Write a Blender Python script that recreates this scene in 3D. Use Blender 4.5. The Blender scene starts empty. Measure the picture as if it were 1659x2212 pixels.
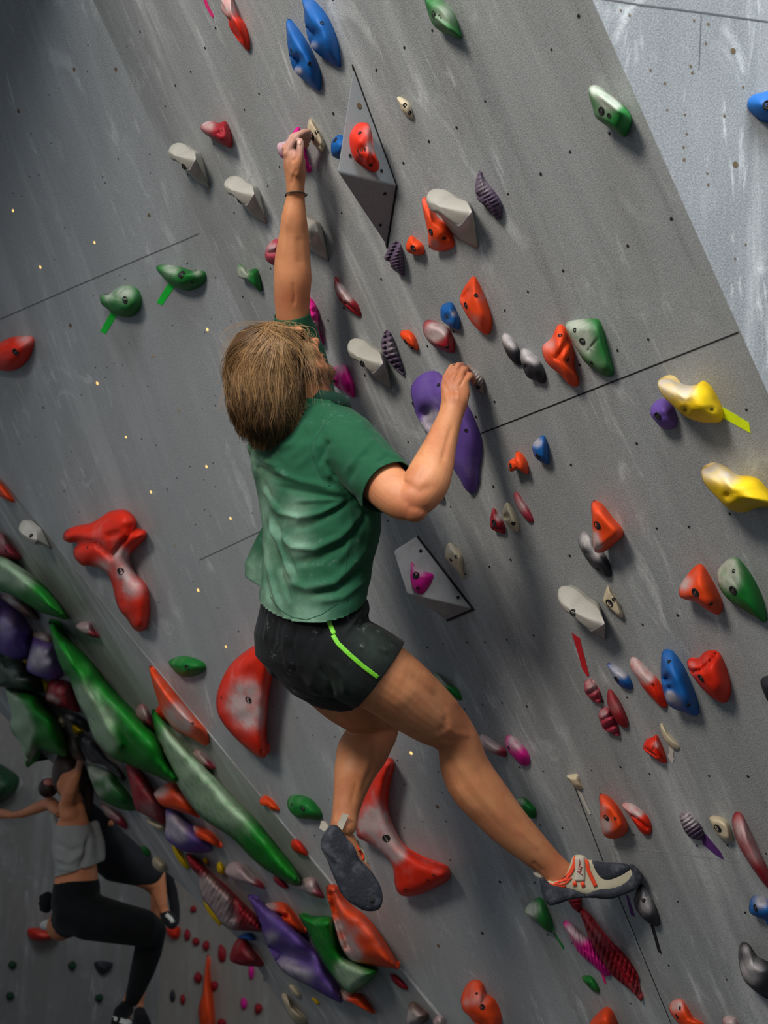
import bpy, math, random
import numpy as np
from mathutils import Vector, Matrix, noise
from mathutils.bvhtree import BVHTree
from mathutils.geometry import delaunay_2d_cdt

random.seed(7); rng = np.random.default_rng(7)
C = bpy.context.scene.collection
# ------------------------------------------------------------------ camera
FPX, CX, CY = 2500.0, 829.5, 1106.0
PITCH = math.atan(490 / 2500.0)
C0 = np.array([0.0, 0.0, 2.5])
AX = np.array([[1, 0, 0], [0, math.sin(PITCH), -math.cos(PITCH)], [0, math.cos(PITCH), math.sin(PITCH)]], float)
# rows: world vectors of the camera's right, down and forward directions
def W(c):
    """camera-frame metres (right, down, forward) to world"""
    return C0 + np.asarray(c, float) @ AX
cam_d = bpy.data.cameras.new('camera'); cam = bpy.data.objects.new('camera', cam_d); C.objects.link(cam)
cam.location = C0; cam.rotation_euler = (math.pi / 2 + PITCH, 0, 0)
cam_d.sensor_fit = 'HORIZONTAL'; cam_d.sensor_width = 24.0; cam_d.lens = FPX / 1659 * 24.0
cam_d.clip_start = 0.05
cam_d.dof.use_dof = True; cam_d.dof.focus_distance = 2.70; cam_d.dof.aperture_fstop = 4.0
bpy.context.scene.camera = cam
# ------------------------------------------------------------------ light
sc = bpy.context.scene
sc.view_settings.view_transform = 'Standard'; sc.view_settings.look = 'None'
sc.view_settings.gamma = 1.0; sc.view_settings.exposure = 0.40; sc.view_settings.use_curve_mapping = False
world = bpy.data.worlds.new('gym_air'); sc.world = world; world.use_nodes = True
world.node_tree.nodes['Background'].inputs[0].default_value = (0.80, 0.90, 1.0, 1)
world.node_tree.nodes['Background'].inputs[1].default_value = 0.21

def aim(o, a, b):
    a, b = Vector(W(a)), Vector(W(b)); o.location = a
    o.rotation_euler = (b - a).to_track_quat('-Z', 'Y').to_euler()
def spot(name, a, b, power, angle, blend, radius, col):
    l = bpy.data.lights.new(name, 'SPOT'); l.energy = power; l.spot_size = math.radians(angle); l.spot_blend = blend
    l.shadow_soft_size = radius; l.color = col
    o = bpy.data.objects.new(name, l); C.objects.link(o); aim(o, a, b); return o
def area(name, a, b, power, sx, sy, col):
    l = bpy.data.lights.new(name, 'AREA'); l.energy = power; l.shape = 'RECTANGLE'; l.size = sx; l.size_y = sy; l.color = col
    o = bpy.data.objects.new(name, l); C.objects.link(o); aim(o, a, b); return o
spot('hall_lamp', (-2.35, -2.95, -.75), (0.38, -0.22, 2.8), 600, 60, 1.0, 0.55, (1.0, 0.92, 0.82))
area('overhead_fill', (0.4, -4.4, 0.2), (0.4, 0.0, 3.0), 260, 3.0, 2.0, (0.88, 0.95, 1.0))  # added overhead fill that softens the shade, not a known lamp
area('pale_wall_fill', (1.9, -2.3, 0.35), (1.0, -.5, 2.1), 8, .5, .5, (0.90, 0.96, 1.0))  # added fill to brighten the right wall, no known source there
area('low_strip_fill', (-3.5, -2.6, 3.2), (-0.6, 1.2, 5.5), 125, 1.8, 1.0, (1.0, 0.93, 0.84))  # added fill for the low strip and far climbers, no window there

# ------------------------------------------------------------------ helpers
def srgb(r, g, b):
    f = lambda c: (c / 255 / 12.92) if c <= 10 else ((c / 255 + 0.055) / 1.055) ** 2.4
    return (f(r), f(g), f(b), 1)
class Nd:
    """small node helper"""
    def __init__(s, name):
        s.m = bpy.data.materials.new(name); s.m.use_nodes = True; s.t = s.m.node_tree
        s.b = s.t.nodes['Principled BSDF']; s.co = s.t.nodes.new('ShaderNodeTexCoord')
    def link(s, a, b): s.t.links.new(a, b)
    def new(s, k, **kw):
        n = s.t.nodes.new(k)
        for a, v in kw.items(): setattr(n, a, v)
        return n
    def noise(s, scale, detail=3, rough=0.55, stretch=None, off=0):
        n = s.new('ShaderNodeTexNoise'); n.inputs['Scale'].default_value = scale
        n.inputs['Detail'].default_value = detail; n.inputs['Roughness'].default_value = rough
        mp = s.new('ShaderNodeMapping'); mp.inputs['Location'].default_value = (off, off * .7, off * .3)
        if stretch: mp.inputs['Scale'].default_value = stretch
        s.link(s.co.outputs['Object'], mp.inputs[0]); s.link(mp.outputs[0], n.inputs['Vector'])
        return n.outputs['Fac']
    def ramp(s, fac, a, b, lo=0.0, hi=1.0):
        r = s.new('ShaderNodeMapRange'); r.inputs[1].default_value = a; r.inputs[2].default_value = b
        r.inputs[3].default_value = lo; r.inputs[4].default_value = hi; r.interpolation_type = 'SMOOTHSTEP'
        s.link(fac, r.inputs[0]); return r.outputs[0]
    def math(s, op, a, b, clamp=False):
        n = s.new('ShaderNodeMath', operation=op); n.use_clamp = clamp
        for i, v in enumerate((a, b)):
            if isinstance(v, (int, float)): n.inputs[i].default_value = v
            else: s.link(v, n.inputs[i])
        return n.outputs[0]
    def mix(s, fac, a, b):
        n = s.new('ShaderNodeMix', data_type='RGBA')
        if isinstance(fac, (int, float)): n.inputs[0].default_value = fac
        else: s.link(fac, n.inputs[0])
        for i, v in ((6, a), (7, b)):
            if isinstance(v, tuple): n.inputs[i].default_value = v
            else: s.link(v, n.inputs[i])
        return n.outputs[2]
    def attr(s, name):
        n = s.new('ShaderNodeAttribute'); n.attribute_name = name; return n.outputs['Fac']
    def bump(s, h, strength=0.3, dist=0.002):
        n = s.new('ShaderNodeBump'); n.inputs['Strength'].default_value = strength; n.inputs['Distance'].default_value = dist
        s.link(h, n.inputs['Height']); s.link(n.outputs[0], s.b.inputs['Normal'])
    def set(s, color=None, rough=0.6, metal=0.0, spec=0.4):
        if color is not None:
            if isinstance(color, tuple): s.b.inputs['Base Color'].default_value = color
            else: s.link(color, s.b.inputs['Base Color'])
        s.b.inputs['Roughness'].default_value = rough; s.b.inputs['Metallic'].default_value = metal
        s.b.inputs['Specular IOR Level'].default_value = spec
        return s.m

CHALK = (0.50, 0.455, 0.44, 1)
def hold_mat(name, c, rough=.55, dust_or_lit=.35, spec=.3, tint=.10):
    m = Nd(name)
    n1 = m.noise(28, 4, .65); n2 = m.noise(9, 3, .6, off=3); n3 = m.noise(260, 2, .6, off=5)
    a = m.attr('chalk')
    f1 = m.math('MULTIPLY', m.ramp(a, .04, .70, 0, 1.25), m.ramp(n1, .26, .70, .45, 1.0), True)
    f2 = m.math('MULTIPLY', m.ramp(n2, .5, .8), dust_or_lit)
    f = m.math('ADD', f1, m.math('MULTIPLY', f2, m.ramp(n1, .35, .65, .2, 1)), True)
    base = m.mix(m.ramp(n3, .35, .7, 0, .3), c, tuple(x * .72 for x in c[:3]) + (1,))
    m.bump(n3, .35, .0012)
    mx = max(c[:3]); ck = tuple(CHALK[i] * (1 - tint) + tint * c[i] / mx * .62 for i in range(3)) + (1,)
    return m.set(m.mix(m.math('MULTIPLY', f, .92), base, ck), rough, 0, spec)
COL = {
 'orange': hold_mat('orange_plastic', srgb(232, 72, 22)), 'red': hold_mat('red_plastic', srgb(214, 40, 14)),
 'maroon': hold_mat('maroon_plastic', srgb(150, 22, 36)), 'pink': hold_mat('pink_plastic', srgb(214, 22, 138)),
 'blue': hold_mat('blue_plastic', srgb(18, 92, 165), dust_or_lit=.15), 'green': hold_mat('green_plastic', srgb(22, 112, 42)),
 'lime': hold_mat('bright_green_plastic', srgb(12, 122, 26), dust_or_lit=.2, tint=.26), 'purple': hold_mat('purple_plastic', srgb(104, 76, 158), dust_or_lit=.3),
 'mauve': hold_mat('mauve_plastic', srgb(92, 76, 98)), 'cream': hold_mat('cream_plastic', srgb(205, 190, 160), dust_or_lit=.2),
 'grey': hold_mat('grey_plastic', srgb(166, 162, 152), dust_or_lit=.3), 'black': hold_mat('black_plastic', srgb(38, 40, 46), dust_or_lit=.5),
 'yellow': hold_mat('yellow_plastic', srgb(226, 186, 10), dust_or_lit=.15), 'brown': hold_mat('brown_plastic', srgb(110, 84, 76)),
 'rose': hold_mat('rose_plastic', srgb(170, 50, 72)), 'darkgreen': hold_mat('dark_green_plastic', srgb(14, 58, 34)),
 'hand': hold_mat('chalky_mauve_plastic', srgb(150, 128, 120)), 'chalkgrey': hold_mat('chalky_grey_paint', srgb(140, 140, 138), dust_or_lit=.6),
}
def plain(name, c, rough=.6, metal=0.0, spec=.4, var=.2, scale=60):
    m = Nd(name); n = m.noise(scale, 3)
    return m.set(m.mix(m.ramp(n, .3, .7, 0, var), c, tuple(x * .5 for x in c[:3]) + (1,)), rough, metal, spec)
BOLT = plain('bolt_steel', srgb(84, 80, 76), .4, .7)
HOLE = plain('dark_recess', srgb(24, 22, 24), .8)
TAPE = {k: plain(k + '_tape', c, .7) for k, c in dict(green=srgb(10, 185, 50), yellow=srgb(215, 235, 10), red=srgb(190, 28, 40),
        pink=srgb(225, 40, 120), white=srgb(205, 200, 190), black=srgb(26, 26, 30), purple=srgb(86, 40, 110), dgreen=srgb(14, 130, 50), blue=srgb(20, 110, 190)).items()}
def wall_mat(name, c, streak=1.0, smudge=1.0, dark=1.0):
    m = Nd(name)
    def nz(scale, st, off, det=5, ro=.62, dist=0.0):
        f = m.noise(scale, det, ro, st, off); f.node.inputs['Distortion'].default_value = dist; return f
    cloud = nz(1.0, None, 7, 3); cloud2 = nz(2.3, (1.4, .8, 1), 17, 4)
    longs = nz(1.0, (9.0, .75, 1), 1, 6, .66, .35); shorts_ = nz(1.0, (26, 5, 1), 4, 5, .7, .6); swirl = nz(3.4, (1.3, .7, 1), 12, 5, .6, 2.2)
    fine = m.noise(420, 2, .85, off=2); mid = m.noise(120, 4, .75, off=9)
    area_ = m.ramp(cloud, .38, .60, .22, 1)
    f = m.math('MULTIPLY', m.math('MULTIPLY', m.ramp(longs, .47, .70), area_), .90 * streak)
    f = m.math('ADD', f, m.math('MULTIPLY', m.math('MULTIPLY', m.ramp(shorts_, .56, .72), m.ramp(cloud2, .42, .58)), .95 * smudge), True)
    f = m.math('ADD', f, m.math('MULTIPLY', m.math('MULTIPLY', m.ramp(swirl, .57, .70), m.ramp(cloud2, .36, .56)), .60 * smudge), True)
    f = m.math('MULTIPLY', f, m.ramp(mid, .28, .62, .25, 1))
    dk = m.math('MULTIPLY', m.ramp(longs, .48, .25), .62 * dark)
    dk = m.math('ADD', dk, m.math('MULTIPLY', m.ramp(cloud2, .5, .25), .18 * dark), True)
    base = m.mix(dk, c, tuple(x * .42 for x in c[:3]) + (1,))
    f = m.math('ADD', f, m.math('MULTIPLY', m.ramp(cloud2, .48, .75), .10), True)
    base = m.mix(f, base, (.60, .62, .63, 1))
    base = m.mix(m.ramp(fine, .42, .68, 0, .5), base, (.55, .56, .56, 1))
    base = m.mix(m.ramp(fine, .5, .3, 0, .55), base, (.05, .05, .05, 1))
    base = m.mix(m.ramp(mid, .5, .78, 0, .35), base, tuple(x * .5 for x in c[:3]) + (1,))
    m.bump(fine, .5, .0015)
    return m.set(base, .78, 0, .25)

WLOC = {}
def tag(o, label=None, cat=None, group=None, kind=None):
    if label: o['label'] = label
    if cat: o['category'] = cat
    if group: o['group'] = group
    if kind: o['kind'] = kind
    return o
def mesh_obj(name, V, F, mat, parent=None, smooth=True, origin=None, attrs=None, world_space=False):
    V = np.asarray(V, float); Wv = V if world_space else W(V)
    org = Wv.mean(0) if origin is None else np.asarray(origin if world_space else W(origin))
    me = bpy.data.meshes.new(name); me.from_pydata((Wv - org).tolist(), [], [tuple(int(i) for i in f) for f in F]); me.update()
    for m in (mat if isinstance(mat, (list, tuple)) else [mat]): me.materials.append(m)
    if smooth: me.polygons.foreach_set('use_smooth', [True] * len(me.polygons))
    for k, v in (attrs or {}).items():
        a = me.attributes.new(k, 'FLOAT', 'POINT'); a.data.foreach_set('value', np.asarray(v, float))
    o = bpy.data.objects.new(name, me); C.objects.link(o); WLOC[o.name] = org
    if parent is not None:
        o.parent = parent; o.location = org - WLOC[parent.name]
    else: o.location = org
    return o
def empty(name, at):
    o = bpy.data.objects.new(name, None); o.empty_display_size = .1; C.objects.link(o); o.location = W(at); WLOC[o.name] = W(at); return o
def ray(px, py): return np.array([(px - CX) / FPX, (py - CY) / FPX, 1.0])
def P(px, py, d): return ray(px, py) * d
def proj(V):
    V = np.atleast_2d(V); return np.stack([CX + FPX * V[:, 0] / V[:, 2], CY + FPX * V[:, 1] / V[:, 2]], 1)
def unit(v): v = np.asarray(v, float); return v / np.linalg.norm(v)

# ------------------------------------------------------------------ wall planes (n faces the room, n.P = -D)
class Plane:
    def __init__(s, n, p, h=None):
        s.n = unit(n); s.D = -float(s.n @ np.asarray(p)); s.p = np.asarray(p, float)
        if s.n @ s.p > 0: s.n, s.D = -s.n, -s.D
        h = np.array([1., 0, 0]) if h is None else np.asarray(h, float)
        s.u = unit(h - s.n * (h @ s.n)); s.v = np.cross(s.n, s.u)
    def at(s, px, py, z=0.0):
        r = ray(px, py); return r * ((-s.D + z) / (s.n @ r))
    def atn(s, Q, z):
        R = np.stack([(Q[:, 0] - CX) / FPX, (Q[:, 1] - CY) / FPX, np.ones(len(Q))], 1)
        return R * ((-s.D + z) / (R @ s.n))[:, None]
    def loc(s, X): d = np.asarray(X) - s.p; return np.stack([d @ s.u, d @ s.v], -1)
    def nimg(s, px, py):
        X = s.at(px, py); a = proj(X + s.n * .01)[0] - np.array([px, py]); return a / .01      # px per metre
n_m = unit((-.7567, .3899, -.5247)); h_m = np.array((.5026, -.1663, -.8484))
M = Plane(n_m, ray(1030, 850) * (1.644 / .625), h_m)
a0, a1 = M.at(200, 0), M.at(1250, 2212)
h_l = unit((-2893, 490, 2500)); L = Plane(np.cross(h_l, a1 - a0), a0, -h_l)
r0, r1 = M.at(1280, 0), M.at(1659, 850)
R = Plane(np.cross((.981, .036, .186), r1 - r0), r0, (.981, .036, .186))
b0, b1 = L.at(0, 1030), L.at(950, 2212)
S = Plane(np.cross(b1 - b0, P(211, 1743, 5.8) - b0), b0, (.3, -.05, -.95))
cB = P(352, 1900, 9.6); up = np.array([0, -math.cos(PITCH), math.sin(PITCH)])
B = Plane(np.cross(up, P(-100, 1900, 8.9) - cB), cB, cB - P(-100, 1900, 8.9))
K = Plane(np.cross(up, P(700, 1900, 8.3) - cB), cB, P(700, 1900, 8.3) - cB)

def slab(name, pl, pts, mat, depth=.06):
    """a wall facet: polygon on its plane with thickness behind it, in the wall's own axes"""
    o3 = [np.asarray(p, float) for p in pts]; org = sum(o3) / len(o3)
    loc = [((p - org) @ pl.u, (p - org) @ pl.v, 0.0) for p in o3]
    n = len(loc); V = loc + [(a, b, -depth) for a, b, _ in loc]
    F = [tuple(range(n)), tuple(range(2 * n - 1, n - 1, -1))] + [(i, i + n, (i + 1) % n + n, (i + 1) % n) for i in range(n)]
    me = bpy.data.meshes.new(name); me.from_pydata(V, [], F); me.materials.append(mat); me.update()
    import bmesh
    bm = bmesh.new(); bm.from_mesh(me); bmesh.ops.recalc_face_normals(bm, faces=bm.faces); bm.to_mesh(me); bm.free()
    o = bpy.data.objects.new(name, me); C.objects.link(o)
    u, v, nn = [Vector(np.asarray(x) @ AX) for x in (pl.u, pl.v, pl.n)]
    mw = Matrix(((u.x, v.x, nn.x), (u.y, v.y, nn.y), (u.z, v.z, nn.z))).to_4x4(); mw.translation = Vector(W(org))
    o.matrix_world = mw; tag(o, kind='structure'); o['org'] = 0
    return o, org
G1 = srgb(136, 139, 140)
ext = lambda a, b, t: a + (b - a) * t
mats = dict(M=wall_mat('grey_wall_paint', G1), L=wall_mat('grey_wall_paint_side', srgb(132, 136, 139), .35, .7, .45), R=wall_mat('grey_wall_paint_pale', srgb(120, 125, 129), 1.2, 1.5, .5),
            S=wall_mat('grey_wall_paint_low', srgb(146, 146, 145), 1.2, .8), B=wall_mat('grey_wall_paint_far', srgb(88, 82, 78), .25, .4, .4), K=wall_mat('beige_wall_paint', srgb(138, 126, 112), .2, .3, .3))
aT, aB = ext(a0, a1, -.30), ext(a0, a1, 1.27); rT, rB = ext(r0, r1, -1.0), ext(r0, r1, 3.6)
wall_m, orgM = slab('wall_middle', M, [aT, rT, rB, aB], mats['M'])
bB = L.at(1480, 2836); bT = L.at(-430, 505)
wall_l, orgL = slab('wall_left', L, [aT, aB, bB, bT, L.at(-500, -600)], mats['L'])
Rf = lambda p, d: p + np.array((.981, .036, .186)) * d
wall_r, orgR = slab('wall_right', R, [rT, Rf(rT, 1.6), Rf(rB, 1.6), rB], mats['R'])
wall_s, orgS = slab('wall_lower_left', S, [bT, bB, S.at(1250, 3150), S.at(760, 2400), S.at(625, 2196), S.at(520, 2035), S.at(211, 1743), S.at(-260, 1290)], mats['S'])
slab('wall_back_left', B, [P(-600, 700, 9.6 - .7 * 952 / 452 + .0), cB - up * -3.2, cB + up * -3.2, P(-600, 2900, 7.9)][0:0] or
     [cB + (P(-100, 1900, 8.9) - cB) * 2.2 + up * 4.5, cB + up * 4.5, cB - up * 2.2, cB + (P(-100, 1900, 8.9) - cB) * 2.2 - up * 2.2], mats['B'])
slab('wall_back_right', K, [cB + up * 4.5, cB + (P(700, 1900, 8.3) - cB) * 1.8 + up * 4.5, cB + (P(700, 1900, 8.3) - cB) * 1.8 - up * 2.2, cB - up * 2.2], mats['K'])
gh = unit(L.n - up * (L.n @ up)); rp = L.at(135, -150)
q = [rp, rp - L.u * 3.2, rp - L.u * 3.2 + gh * 2.3, rp + gh * 2.3 + L.u * .9]; V8 = q + [x + up * .12 for x in q]
wv = W(np.array(V8)); cm = bpy.data.meshes.new('added_shade_slab'); cm.from_pydata(wv.tolist(), [], [(0, 1, 2, 3), (7, 6, 5, 4), (0, 4, 5, 1), (1, 5, 6, 2), (2, 6, 7, 3), (3, 7, 4, 0)]); cm.materials.append(mats['L'])
co = bpy.data.objects.new('added_shade_slab', cm); C.objects.link(co); tag(co, kind='structure')  # unseen slab, added and shaped to throw shade on the upper broad face
fl = bpy.data.meshes.new('floor'); fl.from_pydata([(-7, -4, -.05), (6, -4, -.05), (6, 11, -.05), (-7, 11, -.05), (-7, -4, 0), (6, -4, 0), (6, 11, 0), (-7, 11, 0)], [],
    [(3, 2, 1, 0), (4, 5, 6, 7), (0, 1, 5, 4), (1, 2, 6, 5), (2, 3, 7, 6), (3, 0, 4, 7)]); fl.materials.append(plain('dark_mat_vinyl', srgb(60, 62, 66), .6))
flo = bpy.data.objects.new('floor', fl); C.objects.link(flo); tag(flo, kind='structure')

def wchild(name, parent, V, F, mat):
    """a surface detail of a wall (camera-frame vertices) parented to it"""
    me = bpy.data.meshes.new(name); inv = parent.matrix_world.inverted()
    me.from_pydata([tuple(inv @ Vector(w)) for w in W(np.asarray(V))], [], F); me.materials.append(mat)
    o = bpy.data.objects.new(name, me); C.objects.link(o); o.parent = parent; return o
def seam(parent, pl, pts, w=.004, mat=None):
    V, F = [], []
    q = [pl.at(x, y, .0006) for x, y in pts]
    for i in range(len(q) - 1):
        d = unit(q[i + 1] - q[i]); s = np.cross(d, pl.n) * w / 2; k = len(V)
        V += [q[i] - s, q[i] + s, q[i + 1] + s, q[i + 1] - s]; F.append((k, k + 1, k + 2, k + 3))
    return tag(wchild('panel_joint', parent, V, F, mat or HOLE), kind='structure')
seam(wall_m, M, [(1040, 936), (1595, 718)], .003)
seam(wall_m, M, [(1240, 1696), (1303, 1862)], .0035); seam(wall_m, M, [(1335, 1935), (1450, 2212)], .0035)
SEAMD = plain('faint_joint', srgb(84, 87, 90), .8)
CHK = plain('chalk_line', srgb(165, 168, 168), .9)
seam(wall_m, M, [(1300, 1826), (1390, 1835), (1480, 1846), (1600, 1862)], .0022, CHK)
seam(wall_r, R, [(1290, -5), (1380, 10), (1515, 27), (1659, 47)], .003, SEAMD); seam(wall_r, R, [(1515, 27), (1510, 150)], .0018, SEAMD)
seam(wall_l, L, [(-40, 707), (155, 622), (300, 560), (430, 505)], .003, SEAMD); seam(wall_l, L, [(430, 1210), (520, 1168), (590, 1134)], .003, SEAMD)
for s_ in (((1478, 985), (1500, 1060), (1545, 1190)), ((1180, 1040), (1200, 1055), (1320, 1075))): pass
def dots(parent, pl, pts, r, mat, name='t_nut_holes'):
    V, F = [], []
    for x, y in pts:
        c = pl.at(x, y, .0007); k = len(V)
        rr = r * random.uniform(.8, 1.15)
        V += [c + (pl.u * math.cos(a) + pl.v * math.sin(a)) * rr for a in np.linspace(0, 2 * math.pi, 10, endpoint=False)]; F.append(tuple(range(k, k + 10)))
    return tag(wchild(name, parent, V, F, mat), kind='structure')
gp = []
o_m = M.at(1040, 936)
for i in range(-40, 45):
    for j in range(-12, 14):
        if random.random() < .30: continue
        c = o_m + M.u * (i * .098 + (j % 2) * .049 + random.uniform(-.012, .012)) + M.v * (j * .185 + .05 + random.uniform(-.012, .012))
        if c[2] < .8: continue
        x, y = proj(c)[0]
        if -60 < y < 2300 and x > 200 + .4746 * y + 12 and x < 1280 + (y * .4459) - 14 and x < 1720: gp.append((x, y))
dots(wall_m, M, gp, .0033, HOLE)
BRN = plain('plywood_hole', srgb(96, 78, 54), .8)
bpts = [(1007, 45), (1046, 68), (1332, 91), (1395, 106), (1317, 293), (1324, 322), (1384, 192), (1139, 310), (1202, 368), (1213, 486), (1292, 507), (1466, 513), (1285, 652), (1288, 707), (1390, 767), (1395, 818), (1549, 385), (1560, 1084), (1513, 1145), (1299, 592)]
dots(wall_r, R, [(850 + x / 2.0507, y / 2.0507) for x, y in bpts], .0024, BRN)
dots(wall_r, R, [(850 + 1505 / 2.0507, 225 / 2.0507), (850 + 1515 / 2.0507, 728 / 2.0507)], .0055, BRN)
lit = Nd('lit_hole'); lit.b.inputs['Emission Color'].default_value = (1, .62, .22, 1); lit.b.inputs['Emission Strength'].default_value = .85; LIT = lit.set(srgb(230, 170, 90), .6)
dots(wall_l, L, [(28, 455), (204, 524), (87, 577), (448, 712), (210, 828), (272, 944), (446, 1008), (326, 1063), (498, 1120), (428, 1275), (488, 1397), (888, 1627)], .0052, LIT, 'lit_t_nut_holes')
dots(wall_l, L, [(151, 1002), (386, 887), (331, 770), (208, 1119), (377, 1180)], .0055, plain('pale_hole', srgb(150, 135, 105)))
dots(wall_l, L, [(94, 881), (152, 703), (322, 465), (865, 1571), (945, 1743), (947, 2043), (160, 150), (264, 60), (40, 240), (250, 150)], .0062, BRN)
sm = [(random.uniform(0, 560), random.uniform(60, 1500)) for _ in range(110)] + [(random.uniform(480, 1000), random.uniform(1500, 2200)) for _ in range(60)]
dots(wall_l, L, [(x, y) for x, y in sm if x < 200 + .4746 * y - 10 and y < 1030 + 1.2 * x - 14], .0026, HOLE, 'screw_holes')
dots(wall_l, L, [(1042, 2016), (1080, 1905)], .005, HOLE)
# ------------------------------------------------------------------ holds
FR = {'a': (300, 0, 2.765), 'b': (850, 0, 2.0507), 'c': (650, 500, 3.318), 'd': (1000, 550, 2.517), 'e': (0, 450, 2.765), 'f': (0, 1000, 3.16),
      'j': (0, 1550, 3.318), 'i': (400, 1500, 2.765), 'g': (800, 1000, 3.016), 'h': (1150, 1050, 3.259), 'k': (1000, 1550, 2.517), 'x': (0, 0, 1.0),
      'r': (0, 1280, 5.027), 'q': (900, 760, 9.217), 't': (380, 1850, 2.860)}
def px(fr, pts):
    ox, oy, s = FR[fr]; return np.array([(ox + p[0] / s, oy + p[1] / s) for p in pts], float)
def smooth_closed(Q, n):
    """closed Catmull-Rom through Q, resampled evenly to n points"""
    m = len(Q); out = []
    for i in range(m):
        p0, p1, p2, p3 = Q[i - 1], Q[i], Q[(i + 1) % m], Q[(i + 2) % m]
        for t in np.linspace(0, 1, 10, endpoint=False):
            out.append(.5 * ((2 * p1) + (-p0 + p2) * t + (2 * p0 - 5 * p1 + 4 * p2 - p3) * t * t + (-p0 + 3 * p1 - 3 * p2 + p3) * t ** 3))
    return resample(np.array(out), n)
def resample(O, n):
    D = np.linalg.norm(np.roll(O, -1, 0) - O, axis=1); s = np.concatenate([[0], np.cumsum(D)]); O2 = np.vstack([O, O[:1]])
    t = np.linspace(0, s[-1], n, endpoint=False)
    return np.stack([np.interp(t, s, O2[:, 0]), np.interp(t, s, O2[:, 1])], 1)
def add_bolt(o, bvh, x, y, pl, r=.0068, mat=HOLE, name='bolt', steel=True):
    d = ray(x, y); hit = bvh.ray_cast(Vector((0, 0, 0)), Vector(d / np.linalg.norm(d)))
    if hit[0] is None: return
    c = np.array(hit[0]); ns = []
    for ax, ay in ((0, 0), (3, 0), (-3, 0), (0, 3), (0, -3), (5, 5), (-5, 5), (5, -5), (-5, -5)):
        d2 = ray(x + ax, y + ay); h2 = bvh.ray_cast(Vector((0, 0, 0)), Vector(d2 / np.linalg.norm(d2)))
        if h2[0] is not None: q = np.array(h2[1]); ns.append(q if q @ d2 < 0 else -q)
    n = unit(np.mean(ns, 0))
    if abs(n @ unit(d)) < .30: return
    u = unit(np.cross(n, (0, 1, .3))); v = np.cross(n, u); V, F = [], []; N = 14
    prof = [(r * 1.05, -.004), (r * 1.05, .0006), (r * .86, .0010), (r * .8, -.0002), (r * .45, -.0004)]
    for rr, z in prof: V += [c + (u * math.cos(a) + v * math.sin(a)) * rr + n * (z + .0004) for a in np.linspace(0, 2 * math.pi, N, endpoint=False)]
    for k in range(len(prof) - 1): F += [(k * N + i, k * N + (i + 1) % N, (k + 1) * N + (i + 1) % N, (k + 1) * N + i) for i in range(N)]
    F.append(tuple(range((len(prof) - 1) * N, len(prof) * N)))
    b = mesh_obj(name, V, F, mat, o)
    if steel:
        V2 = []; F2 = []
        for rr, z in ((r * .34, -.001), (r * .34, .0004), (r * .22, .0006), (r * .18, -.001)): V2 += [c + (u * math.cos(a) + v * math.sin(a)) * rr + n * (z + .0004) for a in np.linspace(0, 2 * math.pi, 12, endpoint=False)]
        for k in range(3): F2 += [(k * 12 + i, k * 12 + (i + 1) % 12, (k + 1) * 12 + (i + 1) % 12, (k + 1) * 12 + i) for i in range(12)]
        mesh_obj('bolt_head', V2, F2, BOLT, b)
WNAME = {'M': 'middle wall', 'L': 'broad face', 'S': 'steep low strip', 'R': 'pale wall', 'B': 'far grey wall', 'K': 'far beige wall'}
PL = {'M': M, 'L': L, 'S': S, 'R': R, 'B': B, 'K': K}
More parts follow.
